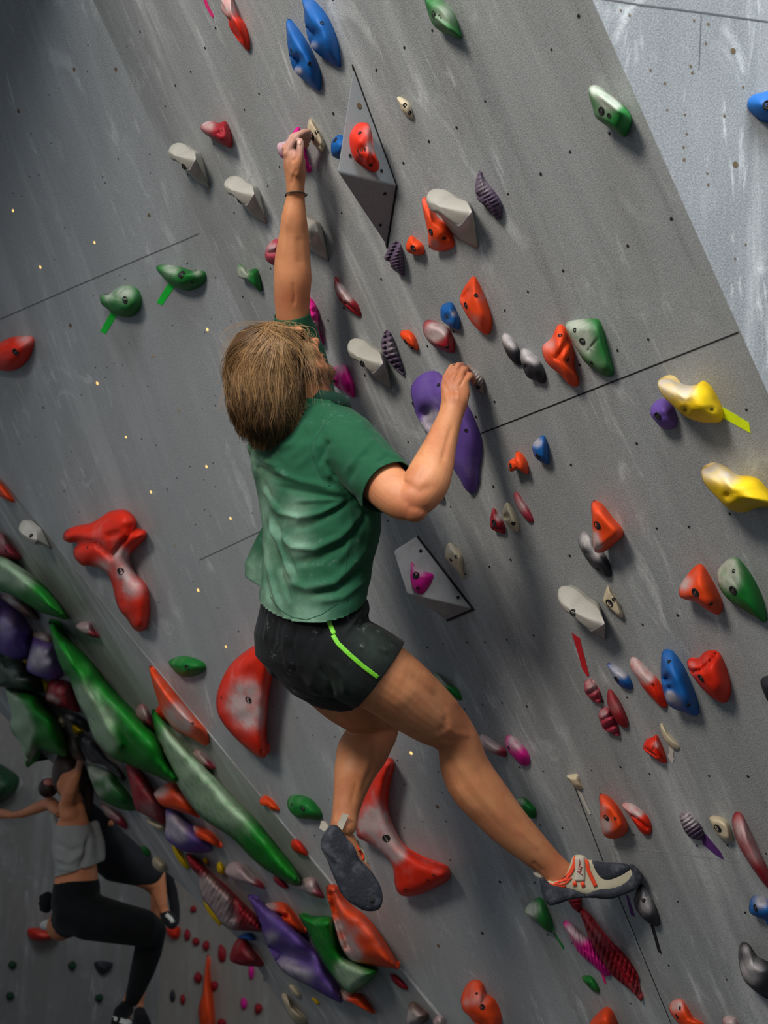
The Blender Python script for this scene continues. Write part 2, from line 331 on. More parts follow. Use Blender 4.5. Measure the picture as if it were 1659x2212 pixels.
def hold(wall, fr, col, pts, H, label, bolts=(), screws=(), chalk=(), ribs=None, dents=(), mode='r', peak=None, K_=9, N=44, flat=.8,
         rim=.65, creases=(), name='climbing_hold', cat='climbing hold', group=None, bump=.05, sharp=False):
    pl = PL[wall] if isinstance(wall, str) else wall
    ox, oy, s = FR[fr]; Q = px(fr, pts)
    O = resample(Q, N) if sharp else smooth_closed(Q, N)
    c = O.mean(0); ni = pl.nimg(*c); nl = np.linalg.norm(ni); nd = ni / nl
    ext_ = (O @ nd).max() - (O @ nd).min()
    H = min(H, .62 * ext_ / nl)
    dr = (O - c); dr /= np.linalg.norm(dr, axis=1)[:, None] + 1e-9
    # outward normal of the outline decides which rims stand off the wall
    tg = np.roll(O, -1, 0) - np.roll(O, 1, 0); on = np.stack([tg[:, 1], -tg[:, 0]], 1); on /= np.linalg.norm(on, axis=1)[:, None] + 1e-9
    if (on * dr).sum() < 0: on = -on
    w = np.clip((on * nd).sum(1) * .6 + (dr * nd).sum(1) * .4, 0, 1)
    w = (np.roll(w, 1) + w * 2 + np.roll(w, -1)) / 4; zr = .0015 + rim * H * w
    hp, zz, faces = [O], [zr], []
    if mode == 'r':
        pk = px(fr, [peak])[0] if peak is not None else c + nd * nl * H * .25
        K1 = K_
        for k in range(1, K1 + 1):
            t = (k / (K1 + 1)) ** 1.15
            hp.append(O * (1 - t) + pk * t); zz.append(zr + (H - zr) * math.sin(min(1, t / flat) * math.pi / 2) ** .85)
        hp.append(pk[None]); zz.append(np.array([H])); X = np.vstack(hp); Z = np.concatenate(zz)
        for k in range(K1): faces += [(k * N + i, k * N + (i + 1) % N, (k + 1) * N + (i + 1) % N, (k + 1) * N + i) for i in range(N)]
        faces += [(K1 * N + i, K1 * N + (i + 1) % N, (K1 + 1) * N) for i in range(N)]
        dist = None
    else:
        A = .5 * abs(np.sum(O[:, 0] * np.roll(O[:, 1], -1) - O[:, 1] * np.roll(O[:, 0], -1))); sp = math.sqrt(A / 520)
        gx, gy = np.meshgrid(np.arange(O[:, 0].min(), O[:, 0].max(), sp), np.arange(O[:, 1].min(), O[:, 1].max(), sp * .87))
        gx[::2] += sp / 2; G = np.stack([gx.ravel(), gy.ravel()], 1)
        O2 = np.roll(O, -1, 0); ins = np.zeros(len(G), bool)
        for (x1, y1), (x2, y2) in zip(O, O2):
            cnd = ((y1 > G[:, 1]) != (y2 > G[:, 1])) & (G[:, 0] < (x2 - x1) * (G[:, 1] - y1) / (y2 - y1 + 1e-12) + x1); ins ^= cnd
        G = G[ins]
        def bd(G):
            d = np.full(len(G), 1e9)
            for p, q in zip(O, O2):
                e = q - p; t = np.clip(((G - p) @ e) / (e @ e + 1e-9), 0, 1); d = np.minimum(d, np.linalg.norm(G - p - t[:, None] * e, axis=1))
            return d
        G = G[bd(G) > sp * .55]
        allp = [tuple(p) for p in O] + [tuple(p) for p in G]
        vv, _, ff, _, _, _ = delaunay_2d_cdt([Vector(p) for p in allp], [(i, (i + 1) % N) for i in range(N)], [], 1, 1e-6)
        X = np.array([tuple(v) for v in vv]); faces = [tuple(f) for f in ff]
        dist = bd(X); dist[:N] = 0; Rm = dist.max()
        d2 = ((X[:, None] - O[None]) ** 2).sum(2); wt = 1 / (d2 + 4) ** 1.5; zri = (wt * zr).sum(1) / wt.sum(1); zri[:N] = zr
        g = np.clip(dist / (Rm * flat), 0, 1); Z = zri + (H - zri) * np.sqrt(np.clip(1 - (1 - g) ** 2, 0, 1)); Z[:N] = zr
    X = X.copy(); inner = np.ones(len(X)); inner[:N] = 0
    if bump:
        sd = hash(label) % 97 if False else sum(map(ord, label)) % 97
        for i in range(N, len(X)):
            Z[i] += bump * H * noise.noise(Vector((X[i, 0] * .03, X[i, 1] * .03, sd)))
    if ribs:
        ang, per, amp = ribs; dv = np.array([math.cos(math.radians(ang)), math.sin(math.radians(ang))])
        Z += amp * (np.abs(np.sin((X @ dv) * math.pi / (per / s))) - .6) * inner
    for (x, y, r, dp) in dents:
        q = px(fr, [(x, y)])[0]; d = np.linalg.norm(X - q, axis=1) / (r / s); Z -= dp * np.exp(-d ** 2) * inner
    for (pts_, r, dp) in creases:
        q = px(fr, pts_); d = np.full(len(X), 1e9)
        for p1, p2 in zip(q[:-1], q[1:]):
            e = p2 - p1; t = np.clip(((X - p1) @ e) / (e @ e), 0, 1); d = np.minimum(d, np.linalg.norm(X - p1 - t[:, None] * e, axis=1))
        Z -= dp * np.exp(-(d / (r / s)) ** 2) * inner
    Z = np.maximum(Z, .0012)
    V = pl.atn(X, Z); ch = np.zeros(len(X))
    for cc in chalk:
        x, y, r, st = cc; q = px(fr, [(x, y)])[0]; ch += st * np.exp(-(np.linalg.norm(X - q, axis=1) / (r / s)) ** 2)
    base = V[:N] - pl.n * (zr + .002)[:, None]
    bc = base.mean(0); base = bc + (base - bc) * .97; m = len(V)
    V = np.vstack([V, base]); ch = np.concatenate([ch, ch[:N]])
    faces += [(i, m + i, m + (i + 1) % N, (i + 1) % N) for i in range(N)]; faces.append(tuple(range(m, m + N)))
    # consistent winding
    f0 = faces[0]; nn = np.cross(V[f0[1]] - V[f0[0]], V[f0[2]] - V[f0[0]])
    o = mesh_obj(name, V, faces, COL[col] if isinstance(col, str) else col, smooth=not sharp, attrs={'chalk': np.clip(ch, 0, 1)})
    fix_normals(o.data)
    tag(o, label, cat, group or f'{col} holds on the {WNAME.get(wall, "volume") if isinstance(wall, str) else "volumes"}')
    bvh = BVHTree.FromPolygons([Vector(v) for v in V], [tuple(int(i) for i in f) for f in faces])
    for b in bolts:
        x, y = b[:2]; q = px(fr, [(x, y)])[0]; add_bolt(o, bvh, q[0], q[1], pl, b[2] * .80 if len(b) > 2 else .0068)
    for b in screws:
        q = px(fr, [b[:2]])[0]; add_bolt(o, bvh, q[0], q[1], pl, .0042, name='screw', steel=False)
    return o
def fix_normals(me):
    import bmesh
    bm = bmesh.new(); bm.from_mesh(me); bmesh.ops.recalc_face_normals(bm, faces=bm.faces); bm.to_mesh(me); bm.free()
def tape(wall, fr, col, pts, label, z=.0012):
    pl = PL[wall]; Q = px(fr, pts); n = len(Q)
    V = np.vstack([pl.atn(Q, np.full(n, z)), pl.atn(Q, np.full(n, .0001))])
    F = [tuple(range(n)), tuple(range(2 * n - 1, n - 1, -1))] + [(i, (i + 1) % n, n + (i + 1) % n, n + i) for i in range(n)]
    o = mesh_obj('tape_strip', V, F, TAPE[col], smooth=False); fix_normals(o.data)
    return tag(o, label, 'tape', 'marking tape strips')
# ---- horn shaped grey pinches: one shape traced from the clearest, repeated along the wall
FR['b2'] = FR['b']
def horn(pl, tip, label, scale=1.0, src=[None]):
    T = [(147, 880), (152, 855), (165, 840), (195, 832), (235, 840), (258, 858), (280, 878), (305, 885), (325, 890), (340, 915), (348, 938), (322, 972), (293, 1008), (250, 975), (205, 938), (175, 945), (155, 915)]
    Bq = [(215, 850), (212, 846), (222, 845), (240, 848), (262, 853), (280, 865), (298, 880), (312, 886), (335, 890), (352, 925), (378, 1105), (340, 1090), (292, 1062), (250, 1030), (226, 990), (215, 950), (213, 900)]
    n = len(T); Tp, Bp = px('b', T), px('b', Bq)
    Hh = .062
    def local(X): d = X - M.at(*px('b', [(378, 1105)])[0]); return np.array([d @ M.u, d @ M.v, d @ M.n])
    rings = []
    Bl = np.array([local(x) for x in M.atn(Bp, np.full(n, .0005))])
    tz = np.array([.044, .036, .028, .022, .022, .022, .022, .026, .032, .046, .056, .060, .062, .062, .062, .060, .052]); Tl = np.array([local(x) for x in M.atn(Tp, tz)])
    Bl[:, 2] = np.clip(Bl[:, 2], -.002, .002)
    ctr = Tl.mean(0); ctr[2] = .070
    rings = [Bl, Bl * .5 + Tl * .5, Bl * .06 + Tl * .94, Tl]
    for t in (.05, .14, .28, .45, .65, .83):
        r = Tl * (1 - t) + ctr * t; r[:, 2] = Tl[:, 2] + (.070 - Tl[:, 2]) * math.sin(min(1, t * 1.35) * math.pi / 2) ** .8; rings.append(r)
    V = np.vstack(rings + [np.array([[ctr[0], ctr[1], ctr[2]]])]) * scale
    F = []
    for k in range(len(rings) - 1): F += [(k * n + i, k * n + (i + 1) % n, (k + 1) * n + (i + 1) % n, (k + 1) * n + i) for i in range(n)]
    m = (len(rings) - 1) * n; F += [(m + i, m + (i + 1) % n, m + n) for i in range(n)]; F.append(tuple(range(n)))
    org = pl.at(*tip); X = org + V[:, :1] * pl.u + V[:, 1:2] * pl.v + V[:, 2:] * pl.n
    ch = np.zeros(len(V)); ch[2 * n + 11:2 * n + 16] = .9; ch[3 * n + 10:3 * n + 16] = .9; ch[4 * n:] = .12
    o = mesh_obj('horn_hold', X, F, COL['grey'], attrs={'chalk': ch}); fix_normals(o.data)
    import bmesh
    bm = bmesh.new(); bm.from_mesh(o.data); bm.verts.ensure_lookup_table(); cl = bm.edges.layers.float.get('crease_edge') or bm.edges.layers.float.new('crease_edge')
    for e in bm.edges:
        a, b = sorted(v.index for v in e.verts); ka, ia, kb, ib = a // n, a % n, b // n, b % n
        if ka == kb == 0 and b < n * len(rings): e[cl] = 1.0
        elif ka == kb == 3 and 9 <= ia <= 15 and 9 <= ib <= 16: e[cl] = .9
        elif ia == ib and kb <= 3 and ia in (10, 12): e[cl] = .85
    bm.to_mesh(o.data); bm.free()
    sd = o.modifiers.new('soft', 'SUBSURF'); sd.levels = 2; sd.render_levels = 2
    bvh = BVHTree.FromPolygons([Vector(v) for v in X], [tuple(f) for f in F])
    # bolt in the flat facet under the lip, screws by the base
    for (bx, by, rr, nm) in ((222, 972, .008, 'bolt'), (262, 1030, .003, 'screw'), (318, 1062, .003, 'screw')):
        l = local(M.at(*px('b', [(bx, by)])[0], .03)) * scale; X3 = org + l[0] * pl.u + l[1] * pl.v + l[2] * pl.n; s2 = proj(X3)[0]
        add_bolt(o, bvh, s2[0], s2[1], pl, rr, name=nm, steel=nm == 'bolt')
    return tag(o, label, 'climbing hold', 'grey horn shaped holds')
horn(M, (1034, 539), 'grey horn hold overlapping an orange hold beside the purple shell')
horn(M, (455, 410), 'grey horn hold below the dark red hold near the corner')
horn(M, (578, 486), 'grey horn hold just beside the raised hand, lower of that pair')
horn(M, (712, 566), 'grey horn hold half hidden behind the raised forearm')
horn(M, (847, 841), 'grey horn hold beside the climber chin and the narrow purple shell')
horn(M, (1308, 1385), 'grey horn hold above the red tape strip')
horn(S, (112, 1188), 'small grey horn hold high on the steep low strip', .95)

# ---- volumes
def volume(name, verts, faces, mat, label, chalkf=None, sub=6):
    """closed faceted solid, each face subdivided so that chalk can vary"""
    V, F, ch = [], [], []
    for f in faces:
        tri = [(f[0], f[i], f[i + 1]) for i in range(1, len(f) - 1)]
        for a, b, c in tri:
            a, b, c = [np.asarray(verts[i], float) for i in (a, b, c)]; idx = {}
            for i in range(sub + 1):
                for j in range(sub + 1 - i):
                    idx[i, j] = len(V); V.append(a + (b - a) * i / sub + (c - a) * j / sub)
            for i in range(sub):
                for j in range(sub - i):
                    F.append((idx[i, j], idx[i + 1, j], idx[i, j + 1]))
                    if i + j < sub - 1: F.append((idx[i + 1, j], idx[i + 1, j + 1], idx[i, j + 1]))
    V = np.array(V); cc = np.zeros(len(V))
    for x, y, r, s in (chalkf or ()): cc += s * np.exp(-(np.linalg.norm(proj(V) - (x, y), axis=1) / r) ** 2)
    o = mesh_obj(name, V, F, mat, smooth=False, attrs={'chalk': np.clip(cc, 0, 1)})
    import bmesh
    bm = bmesh.new(); bm.from_mesh(o.data); bmesh.ops.remove_doubles(bm, verts=bm.verts, dist=.0004); bmesh.ops.recalc_face_normals(bm, faces=bm.faces)
    bmesh.ops.dissolve_degenerate(bm, edges=bm.edges, dist=.0003); bm.to_mesh(o.data); bm.free()
    md = o.modifiers.new('edge', 'BEVEL'); md.width = .004; md.segments = 3; md.limit_method = 'ANGLE'; md.angle_limit = math.radians(20)
    return o
def gap_shade_line(o, pl, pts, w=.005):
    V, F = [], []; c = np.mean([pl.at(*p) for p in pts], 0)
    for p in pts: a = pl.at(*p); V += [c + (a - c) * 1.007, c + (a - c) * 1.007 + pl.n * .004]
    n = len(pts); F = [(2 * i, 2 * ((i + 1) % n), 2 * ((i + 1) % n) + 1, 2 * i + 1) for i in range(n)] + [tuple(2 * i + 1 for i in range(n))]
    mesh_obj('base_gap_shade', V, F, HOLE, o, smooth=False)  # thin dark slab standing for the shade in the gap under a volume
VOL = plain('volume_paint', srgb(140, 143, 145), .7, var=.35, scale=300)
kt, kr, kb = [px('a', [p])[0] for p in ((1280, 388), (1545, 1110), (1485, 1480))]; ka = px('a', [(1184, 1025)])[0]
KV = [M.at(*kt), M.at(*kr), M.at(*kb), M.at(*ka, .14)]
kite = volume('wedge_volume', KV, [(3, 0, 1), (3, 1, 2), (3, 2, 0), (0, 2, 1)], VOL, '')
tag(kite, 'tall grey kite shaped wedge volume carrying one red hold', 'climbing volume', 'grey wedge volumes')
gap_shade_line(kite, M, [tuple(kt), tuple(kr), tuple(kb)])
kf = Plane(np.cross(KV[0] - KV[3], KV[1] - KV[3]), KV[3], KV[1] - KV[0]); kf2 = Plane(np.cross(KV[1] - KV[3], KV[2] - KV[3]), KV[3], KV[1] - KV[3])
def vdots(o, pl, fr, pts, r=.004, mat=None):
    for p in pts:
        c = pl.at(*px(fr, [p])[0], .0012); V = [c + (pl.u * math.cos(a) + pl.v * math.sin(a)) * r for a in np.linspace(0, 2 * math.pi, 10, endpoint=False)]
        mesh_obj('screw_hole', V, [tuple(range(10))], mat or HOLE, o, smooth=False)
vdots(kite, kf, 'a', [(1317, 632)], .0065, BRN); vdots(kite, kf, 'a', [(1450, 1020), (1262, 930)]); vdots(kite, kf2, 'a', [(1470, 1157), (1443, 1345)])
vt, vr, vb, v1, v2 = [px('g', [p])[0] for p in ((310, 473), (680, 955), (505, 1030), (148, 575), (236, 850))]
q2 = M.at(*v2, .085); fpl = Plane(np.cross(M.at(*vr) - M.at(*vt), q2 - M.at(*vt)), q2, M.at(*vr) - M.at(*vt)); q1 = fpl.at(*v1)
VV = [M.at(*vt), M.at(*vr), M.at(*vb), q1, q2, q1 - M.n * (M.n @ q1 + M.D) + M.u * .01]
vol2 = volume('wedge_volume', VV, [(3, 0, 1, 4), (4, 1, 2), (3, 4, 2, 5), (3, 5, 0), (0, 5, 2, 1)], COL['chalkgrey'], '', [(855 + 30, 1195, 60, .6), (930, 1290, 60, .45), (880, 1230, 40, .3)])
tag(vol2, 'chalky pale grey wedge volume with one pink hold bolted on', 'climbing volume', 'grey wedge volumes')
gap_shade_line(vol2, M, [tuple(vt), tuple(vr), tuple(vb)])
vdots(vol2, fpl, 'g', [(328, 573), (572, 876)], .0045)
# ---- big faceted shapes on the steep strip
def facet_vol(pl, fr, base, top, H, mat, label, chalk=(), ch_r=1.0, cat='climbing volume'):
    """base outline on the wall; ridge points raised by their own heights"""
    Bp = [pl.at(*q) for q in px(fr, base)]; Tp = [pl.at(*px(fr, [t[:2]])[0], t[2]) for t in top]
    return Bp, Tp
hold(kf, 'a', 'red', [(1258, 830), (1270, 780), (1300, 740), (1340, 730), (1375, 745), (1392, 800), (1402, 870), (1415, 930), (1435, 970), (1435, 1010), (1410, 1030), (1370, 1015), (1330, 985), (1295, 960), (1268, 900)], .055,
     'red lumpy hold bolted to the tall kite shaped volume', [(1330, 898, .012)], [(1320, 795), (1385, 985)], [(1392, 880, 40, .7), (1370, 780, 40, .4)], dents=[(1330, 898, 30, .008), (1320, 958, 22, .012)], creases=[([(1390, 800), (1395, 960)], 14, .010)], group='red holds on the volumes')
hold(fpl, 'g', 'pink', [(268, 645), (262, 700), (262, 760), (285, 830), (320, 853), (350, 845), (390, 790), (412, 740), (405, 722), (370, 712), (320, 690), (285, 660)], .025,
     'pink half moon hold on the pale wedge volume', [(298, 733, .011)], [(308, 815)], [(320, 690, 45, .8)], group='pink holds on the volumes')
H = hold
# top of the middle wall
H('M', 'a', 'red', [(470, -60), (485, 0), (490, 60), (530, 110), (545, 170), (600, 250), (650, 305), (662, 280), (655, 220), (630, 140), (590, 85), (560, 0), (540, -60)], .05, 'long red hold at the top edge with a brown chalky upper end', chalk=[(520, 30, 80, .75)], creases=[([(540, 120), (600, 230)], 14, .012)])
H('M', 'a', 'blue', [(975, -10), (985, 60), (992, 140), (1010, 230), (1045, 300), (1120, 360), (1195, 405), (1205, 370), (1190, 270), (1160, 170), (1120, 90), (1060, 15), (1010, -20)], .055, 'larger and higher of two blue teardrop holds at the top', screws=[(1093, 137), (1130, 357), (1010, 172)], dents=[(1030, 215, 34, .04), (1010, 170, 18, .01)], chalk=[(1040, 275, 30, .5)], N=52, K_=12)
H('M', 'a', 'blue', [(880, 130), (885, 240), (900, 340), (925, 420), (980, 475), (1070, 545), (1088, 520), (1085, 440), (1060, 360), (1010, 260), (950, 170), (900, 115)], .055, 'lower of two blue teardrop holds at the top', screws=[(1020, 380), (1008, 500), (910, 300)], dents=[(935, 370, 34, .04)], chalk=[(948, 425, 26, .8)], N=52, K_=12)
H('M', 'a', 'maroon', [(367, 765), (375, 740), (400, 728), (430, 722), (480, 735), (515, 722), (545, 780), (560, 850), (545, 885), (490, 860), (430, 825), (385, 792)], .06, 'dark red hold with a chalky nose above the grey horns', [(455, 825)], chalk=[(410, 745, 45, .6)], creases=[([(480, 735), (490, 790)], 16, .01)])
H('M', 'a', 'pink', [(822, 870), (835, 850), (870, 848), (900, 815), (945, 757), (962, 775), (985, 850), (1000, 930), (1022, 1010), (1015, 1036), (990, 1010), (950, 970), (900, 960), (855, 945), (830, 910)], .07, 'pink jug gripped under the raised hand', chalk=[(850, 870, 60, .8)], rim=.8)
H('M', 'a', 'cream', [(1022, 705), (1050, 740), (1085, 800), (1108, 860), (1108, 885), (1098, 912), (1060, 880), (1030, 845), (1010, 800), (1005, 750)], .025, 'cream leaf shaped hold at the fingertips of the raised hand', [(1032, 815, .012)], [(1060, 790)], [(1020, 830, 30, .4)], flat=.35, bump=0, creases=[([(1015, 825), (1100, 885)], 8, .006)])
H('M', 'a', 'blue', [(1147, 900), (1150, 850), (1175, 815), (1205, 805), (1240, 840), (1245, 900), (1215, 945), (1185, 948), (1155, 930)], .04, 'small blue knob tucked against the kite shaped volume', [(1173, 838, .008)])
H('M', 'b', 'cream', [(15, 430), (40, 435), (72, 465), (85, 525), (70, 522), (40, 495), (28, 470)], .02, 'tiny cream crimp alone above the kite shaped volume', screws=[(50, 465), (72, 500)], bump=.2)
H('M', 'a', 'rose', [(752, 1530), (765, 1470), (800, 1435), (835, 1430), (860, 1500), (850, 1580), (820, 1590), (770, 1565)], .04, 'rose red hold peeking out beside the raised forearm', chalk=[(790, 1480, 40, .5)], creases=[([(780, 1510), (830, 1500)], 12, .01)])
H('M', 'e', 'green', [(1420, 335), (1450, 340), (1480, 370), (1530, 360), (1550, 400), (1563, 490), (1545, 492), (1500, 455), (1470, 430), (1420, 405)], .035, 'small green hold with chalky horn, near the corner of the middle wall', chalk=[(1440, 385, 45, .9)], screws=[(1440, 488)])
H('M', 'b', 'green', [(138, -20), (150, 50), (175, 110), (220, 145), (298, 172), (290, 130), (275, 75), (250, 35), (210, -5), (180, -20)], .045, 'faceted green hold at the top edge of the middle wall', [(178, 65)], [(205, 75)], [(230, 60, 70, .45)], creases=[([(190, 80), (290, 165)], 8, -.006)], flat=.6)
H('M', 'b', 'green', [(862, 395), (880, 378), (905, 380), (960, 420), (1020, 470), (1048, 505), (1055, 545), (1025, 608), (985, 585), (900, 525), (885, 490)], .06, 'faceted green hold with white chalk ridge near the pale wall', [(922, 492, .009)], [(955, 512)], [(900, 395, 34, 1), (950, 430, 34, 1), (990, 460, 25, .6), (930, 480, 60, .35)], N=36, flat=.55, creases=[([(890, 400), (1000, 490), (1050, 520)], 10, -.008)])
H('R', 'b', 'blue', [(1567, 465), (1580, 430), (1620, 412), (1700, 400), (1760, 430), (1760, 510), (1720, 545), (1640, 538), (1590, 505)], .045, 'round blue hold alone on the pale wall', [(1657, 465, .010)], bump=.1)
H('M', 'b', 'orange', [(125, 890), (135, 872), (155, 890), (190, 960), (240, 1000), (262, 1050), (268, 1090), (240, 1108), (195, 1112), (160, 1095), (152, 1030), (135, 950)], .05, 'orange comma shaped hold under the large grey horn', [(165, 1027)], [(225, 1055)], [(180, 1085, 30, .4)], dents=[(225, 1055, 14, .008)])
H('M', 'b', 'mauve', [(380, 757), (400, 790), (440, 840), (475, 890), (480, 930), (472, 975), (440, 955), (400, 910), (370, 880), (362, 820)], .035, 'purple ribbed shell hold, highest of the four shells', ribs=(62, 17, .006), N=72, K_=16, chalk=[(400, 830, 40, .35)], dents=[(380, 870, 14, .015)], group='purple ribbed shell holds')
H('M', 'b', 'orange', [(55, 1085), (75, 1043), (100, 1060), (130, 1085), (136, 1120), (115, 1132), (80, 1125), (58, 1110)], .03, 'small orange hold between the shell and the comma shaped hold', [(87, 1100, .009)], bump=.15)
H('M', 'c', 'mauve', [(597, 185), (615, 145), (650, 90), (685, 67), (715, 95), (730, 170), (740, 250), (738, 322), (700, 300), (650, 260), (635, 220), (605, 205)], .04, 'purple ribbed shell hold just below the kite shaped volume tip', ribs=(75, 22, .006), N=72, K_=16, creases=[([(625, 215), (690, 90)], 16, .015)], group='purple ribbed shell holds')
H('M', 'c', 'maroon', [(238, 325), (260, 345), (310, 400), (370, 480), (410, 530), (432, 600), (425, 613), (380, 590), (310, 535), (265, 475), (240, 400)], .035, 'slim dark red hold above the pink ribbed ones', [(285, 485, .006)], chalk=[(290, 405, 45, .8), (340, 470, 40, .7)], creases=[([(320, 510), (425, 600)], 10, .008)])
H('M', 'c', 'pink', [(40, 480), (70, 480), (90, 500), (115, 550), (128, 610), (130, 700), (150, 760), (160, 815), (140, 815), (100, 780), (40, 750)], .04, 'tall pink ribbed hold behind the green sleeve', ribs=(85, 62, .008), N=64, K_=14, chalk=[(100, 690, 50, .7)])
H('M', 'c', 'pink', [(200, 1035), (235, 975), (300, 955), (325, 965), (355, 1030), (380, 1100), (385, 1185), (365, 1188), (310, 1150), (245, 1110), (215, 1075)], .045, 'pink ridged hold right below the chin', [(238, 1070, .006)], ribs=(-12, 62, .010), N=64, K_=14, chalk=[(280, 975, 50, .5)])
H('M', 'c', 'mauve', [(575, 800), (595, 730), (615, 705), (650, 740), (680, 830), (710, 910), (740, 1028), (700, 1000), (650, 955), (610, 910), (585, 860)], .04, 'narrow purple ribbed shell hold beside a grey horn', ribs=(72, 38, .009), N=72, K_=16, chalk=[(650, 830, 70, .35)], creases=[([(610, 720), (610, 870), (720, 1010)], 12, .01)], group='purple ribbed shell holds')
H('M', 'c', 'orange', [(710, 735), (725, 708), (775, 712), (810, 745), (830, 790), (840, 853), (800, 840), (760, 810), (725, 770)], .03, 'small orange hold above the purple plate', [(750, 790, .008)], [(800, 835)])
H('M', 'c', 'maroon', [(873, 700), (885, 650), (915, 633), (990, 655), (1060, 700), (1090, 760), (1102, 830), (1095, 872), (1030, 862), (960, 830), (900, 770)], .045, 'chalk covered dark red hold above the gripping hand', screws=[(1050, 828)], chalk=[(950, 720, 70, .9), (1010, 710, 40, .7)], flat=.5)
H('M', 'c', 'blue', [(1000, 580), (1010, 530), (1060, 508), (1085, 515), (1110, 560), (1138, 630), (1138, 690), (1125, 705), (1060, 675), (1010, 635)], .035, 'small blue hold between the dark red and the large orange', [(1045, 622, .010)], chalk=[(1095, 590, 25, .5)], dents=[(1045, 622, 28, .008)])
H('M', 'c', 'orange', [(1138, 490), (1150, 440), (1190, 370), (1235, 320), (1265, 355), (1310, 450), (1350, 560), (1368, 650), (1360, 715), (1330, 742), (1290, 720), (1220, 650), (1160, 550)], .05, 'large orange almond hold above the dark pair', [(1182, 530, .008)], [(1255, 458)], [(1300, 470, 50, .25), (1250, 640, 60, .3)], creases=[([(1165, 480), (1200, 430)], 20, .012)], N=52, K_=12)
H('M', 'q', 'hand', [(930, 330), (1000, 250), (1060, 265), (1110, 300), (1170, 360), (1230, 420), (1290, 480), (1330, 560), (1335, 845), (1280, 830), (1200, 790), (1120, 680), (1080, 600), (1000, 560), (940, 420)], .035, 'chalky beige hold gripped by the lower hand', screws=[(1220, 710)], ribs=(40, 62, .006), chalk=[(1150, 420, 110, .9), (1290, 560, 60, .6)], N=64, K_=14)
H('M', 'x', 'purple', [(887, 845), (892, 828), (905, 812), (930, 801), (948, 805), (975, 830), (1010, 875), (1025, 905), (1038, 940), (1041, 975), (1036, 1010), (1033, 1050), (1022, 1067), (1006, 1058), (990, 1030), (960, 985), (935, 955), (915, 925), (897, 890)], .04, 'big smooth purple plate behind the lower forearm', screws=[(947, 832), (1007, 930), (892, 872)], dents=[(922, 893, 15, .03), (928, 915, 10, .02)], chalk=[(935, 905, 20, .8), (920, 925, 16, .7)], N=60, K_=14, flat=.55, bump=.03)
H('M', 'd', 'black', [(207, 450), (220, 424), (245, 435), (275, 465), (300, 505), (312, 545), (318, 600), (290, 595), (250, 560), (220, 500)], .035, 'upper of two overlapping chalky black holds', chalk=[(240, 460, 40, .8), (280, 500, 30, .4)], bump=.15)
H('M', 'd', 'black', [(310, 530), (325, 500), (350, 515), (395, 555), (430, 600), (450, 650), (450, 690), (430, 703), (395, 685), (350, 665), (320, 600)], .04, 'lower of two overlapping chalky black holds', chalk=[(345, 545, 45, .8), (400, 570, 30, .5)], bump=.15, dents=[(340, 610, 12, .012)])
H('M', 'd', 'orange', [(430, 520), (435, 490), (480, 455), (505, 400), (520, 378), (545, 385), (565, 420), (590, 480), (605, 540), (605, 610), (628, 680), (625, 715), (600, 720), (570, 700), (530, 655), (465, 600), (440, 560)], .06, 'orange bulging hold touching the chalky green slab', [(507, 557, .010)], [(527, 440), (570, 570)], [(465, 490, 45, .45)], creases=[([(510, 560), (570, 470)], 14, .008), ([(540, 650), (580, 690)], 10, .006)])
H('M', 'd', 'green', [(553, 380), (575, 362), (640, 352), (720, 347), (745, 365), (765, 420), (790, 520), (818, 620), (816, 660), (770, 662), (720, 630), (660, 580), (610, 500), (570, 430)], .035, 'broad chalky green slab hold beside the orange bulge', [(650, 472, .009)], [(608, 410), (700, 588)], [(620, 400, 80, .8), (660, 500, 70, .45), (740, 600, 60, .25)], flat=.4, creases=[([(680, 520), (730, 460)], 6, .004)])
H('M', 'd', 'yellow', [(1057, 700), (1070, 672), (1110, 665), (1160, 690), (1220, 712), (1270, 708), (1305, 685), (1350, 720), (1390, 790), (1415, 850), (1408, 905), (1360, 915), (1280, 908), (1210, 880), (1140, 820), (1080, 760)], .09, 'yellow saddle hold with yellow tape beside it', screws=[(1350, 842), (1210, 845)], chalk=[(1120, 700, 75, .75), (1210, 735, 60, .6)], dents=[(1350, 842, 16, .01), (1210, 845, 20, .01)], rim=.8, N=52, K_=11)
H('M', 'd', 'purple', [(1017, 860), (1030, 815), (1070, 785), (1110, 790), (1145, 825), (1160, 880), (1160, 930), (1130, 950), (1085, 945), (1040, 900)], .05, 'small purple knob tucked under the yellow saddle hold', [(1058, 877, .009)], bump=.12)
tape('M', 'd', 'yellow', [(1405, 825), (1480, 868), (1555, 915), (1565, 972), (1490, 930), (1408, 885)], 'yellow tape strip beside the upper yellow hold')
H('M', 'd', 'yellow', [(1295, 1185), (1305, 1150), (1370, 1133), (1430, 1155), (1490, 1200), (1560, 1205), (1610, 1225), (1650, 1270), (1690, 1320), (1710, 1360), (1659, 1371), (1590, 1380), (1530, 1403), (1450, 1385), (1380, 1320), (1310, 1240)], .09, 'lower yellow hold, cut by the photo edge', screws=[(1440, 1310), (1592, 1345)], chalk=[(1350, 1170, 70, .7), (1450, 1210, 60, .5)], dents=[(1440, 1310, 22, .012)], rim=.8, N=52, K_=11)
H('M', 'd', 'blue', [(378, 1060), (380, 1030), (425, 985), (445, 990), (460, 1030), (468, 1090), (465, 1140), (440, 1135), (395, 1105)], .035, 'small blue hold under the long panel joint', [(408, 1095, .008)], chalk=[(400, 1020, 30, .8)])
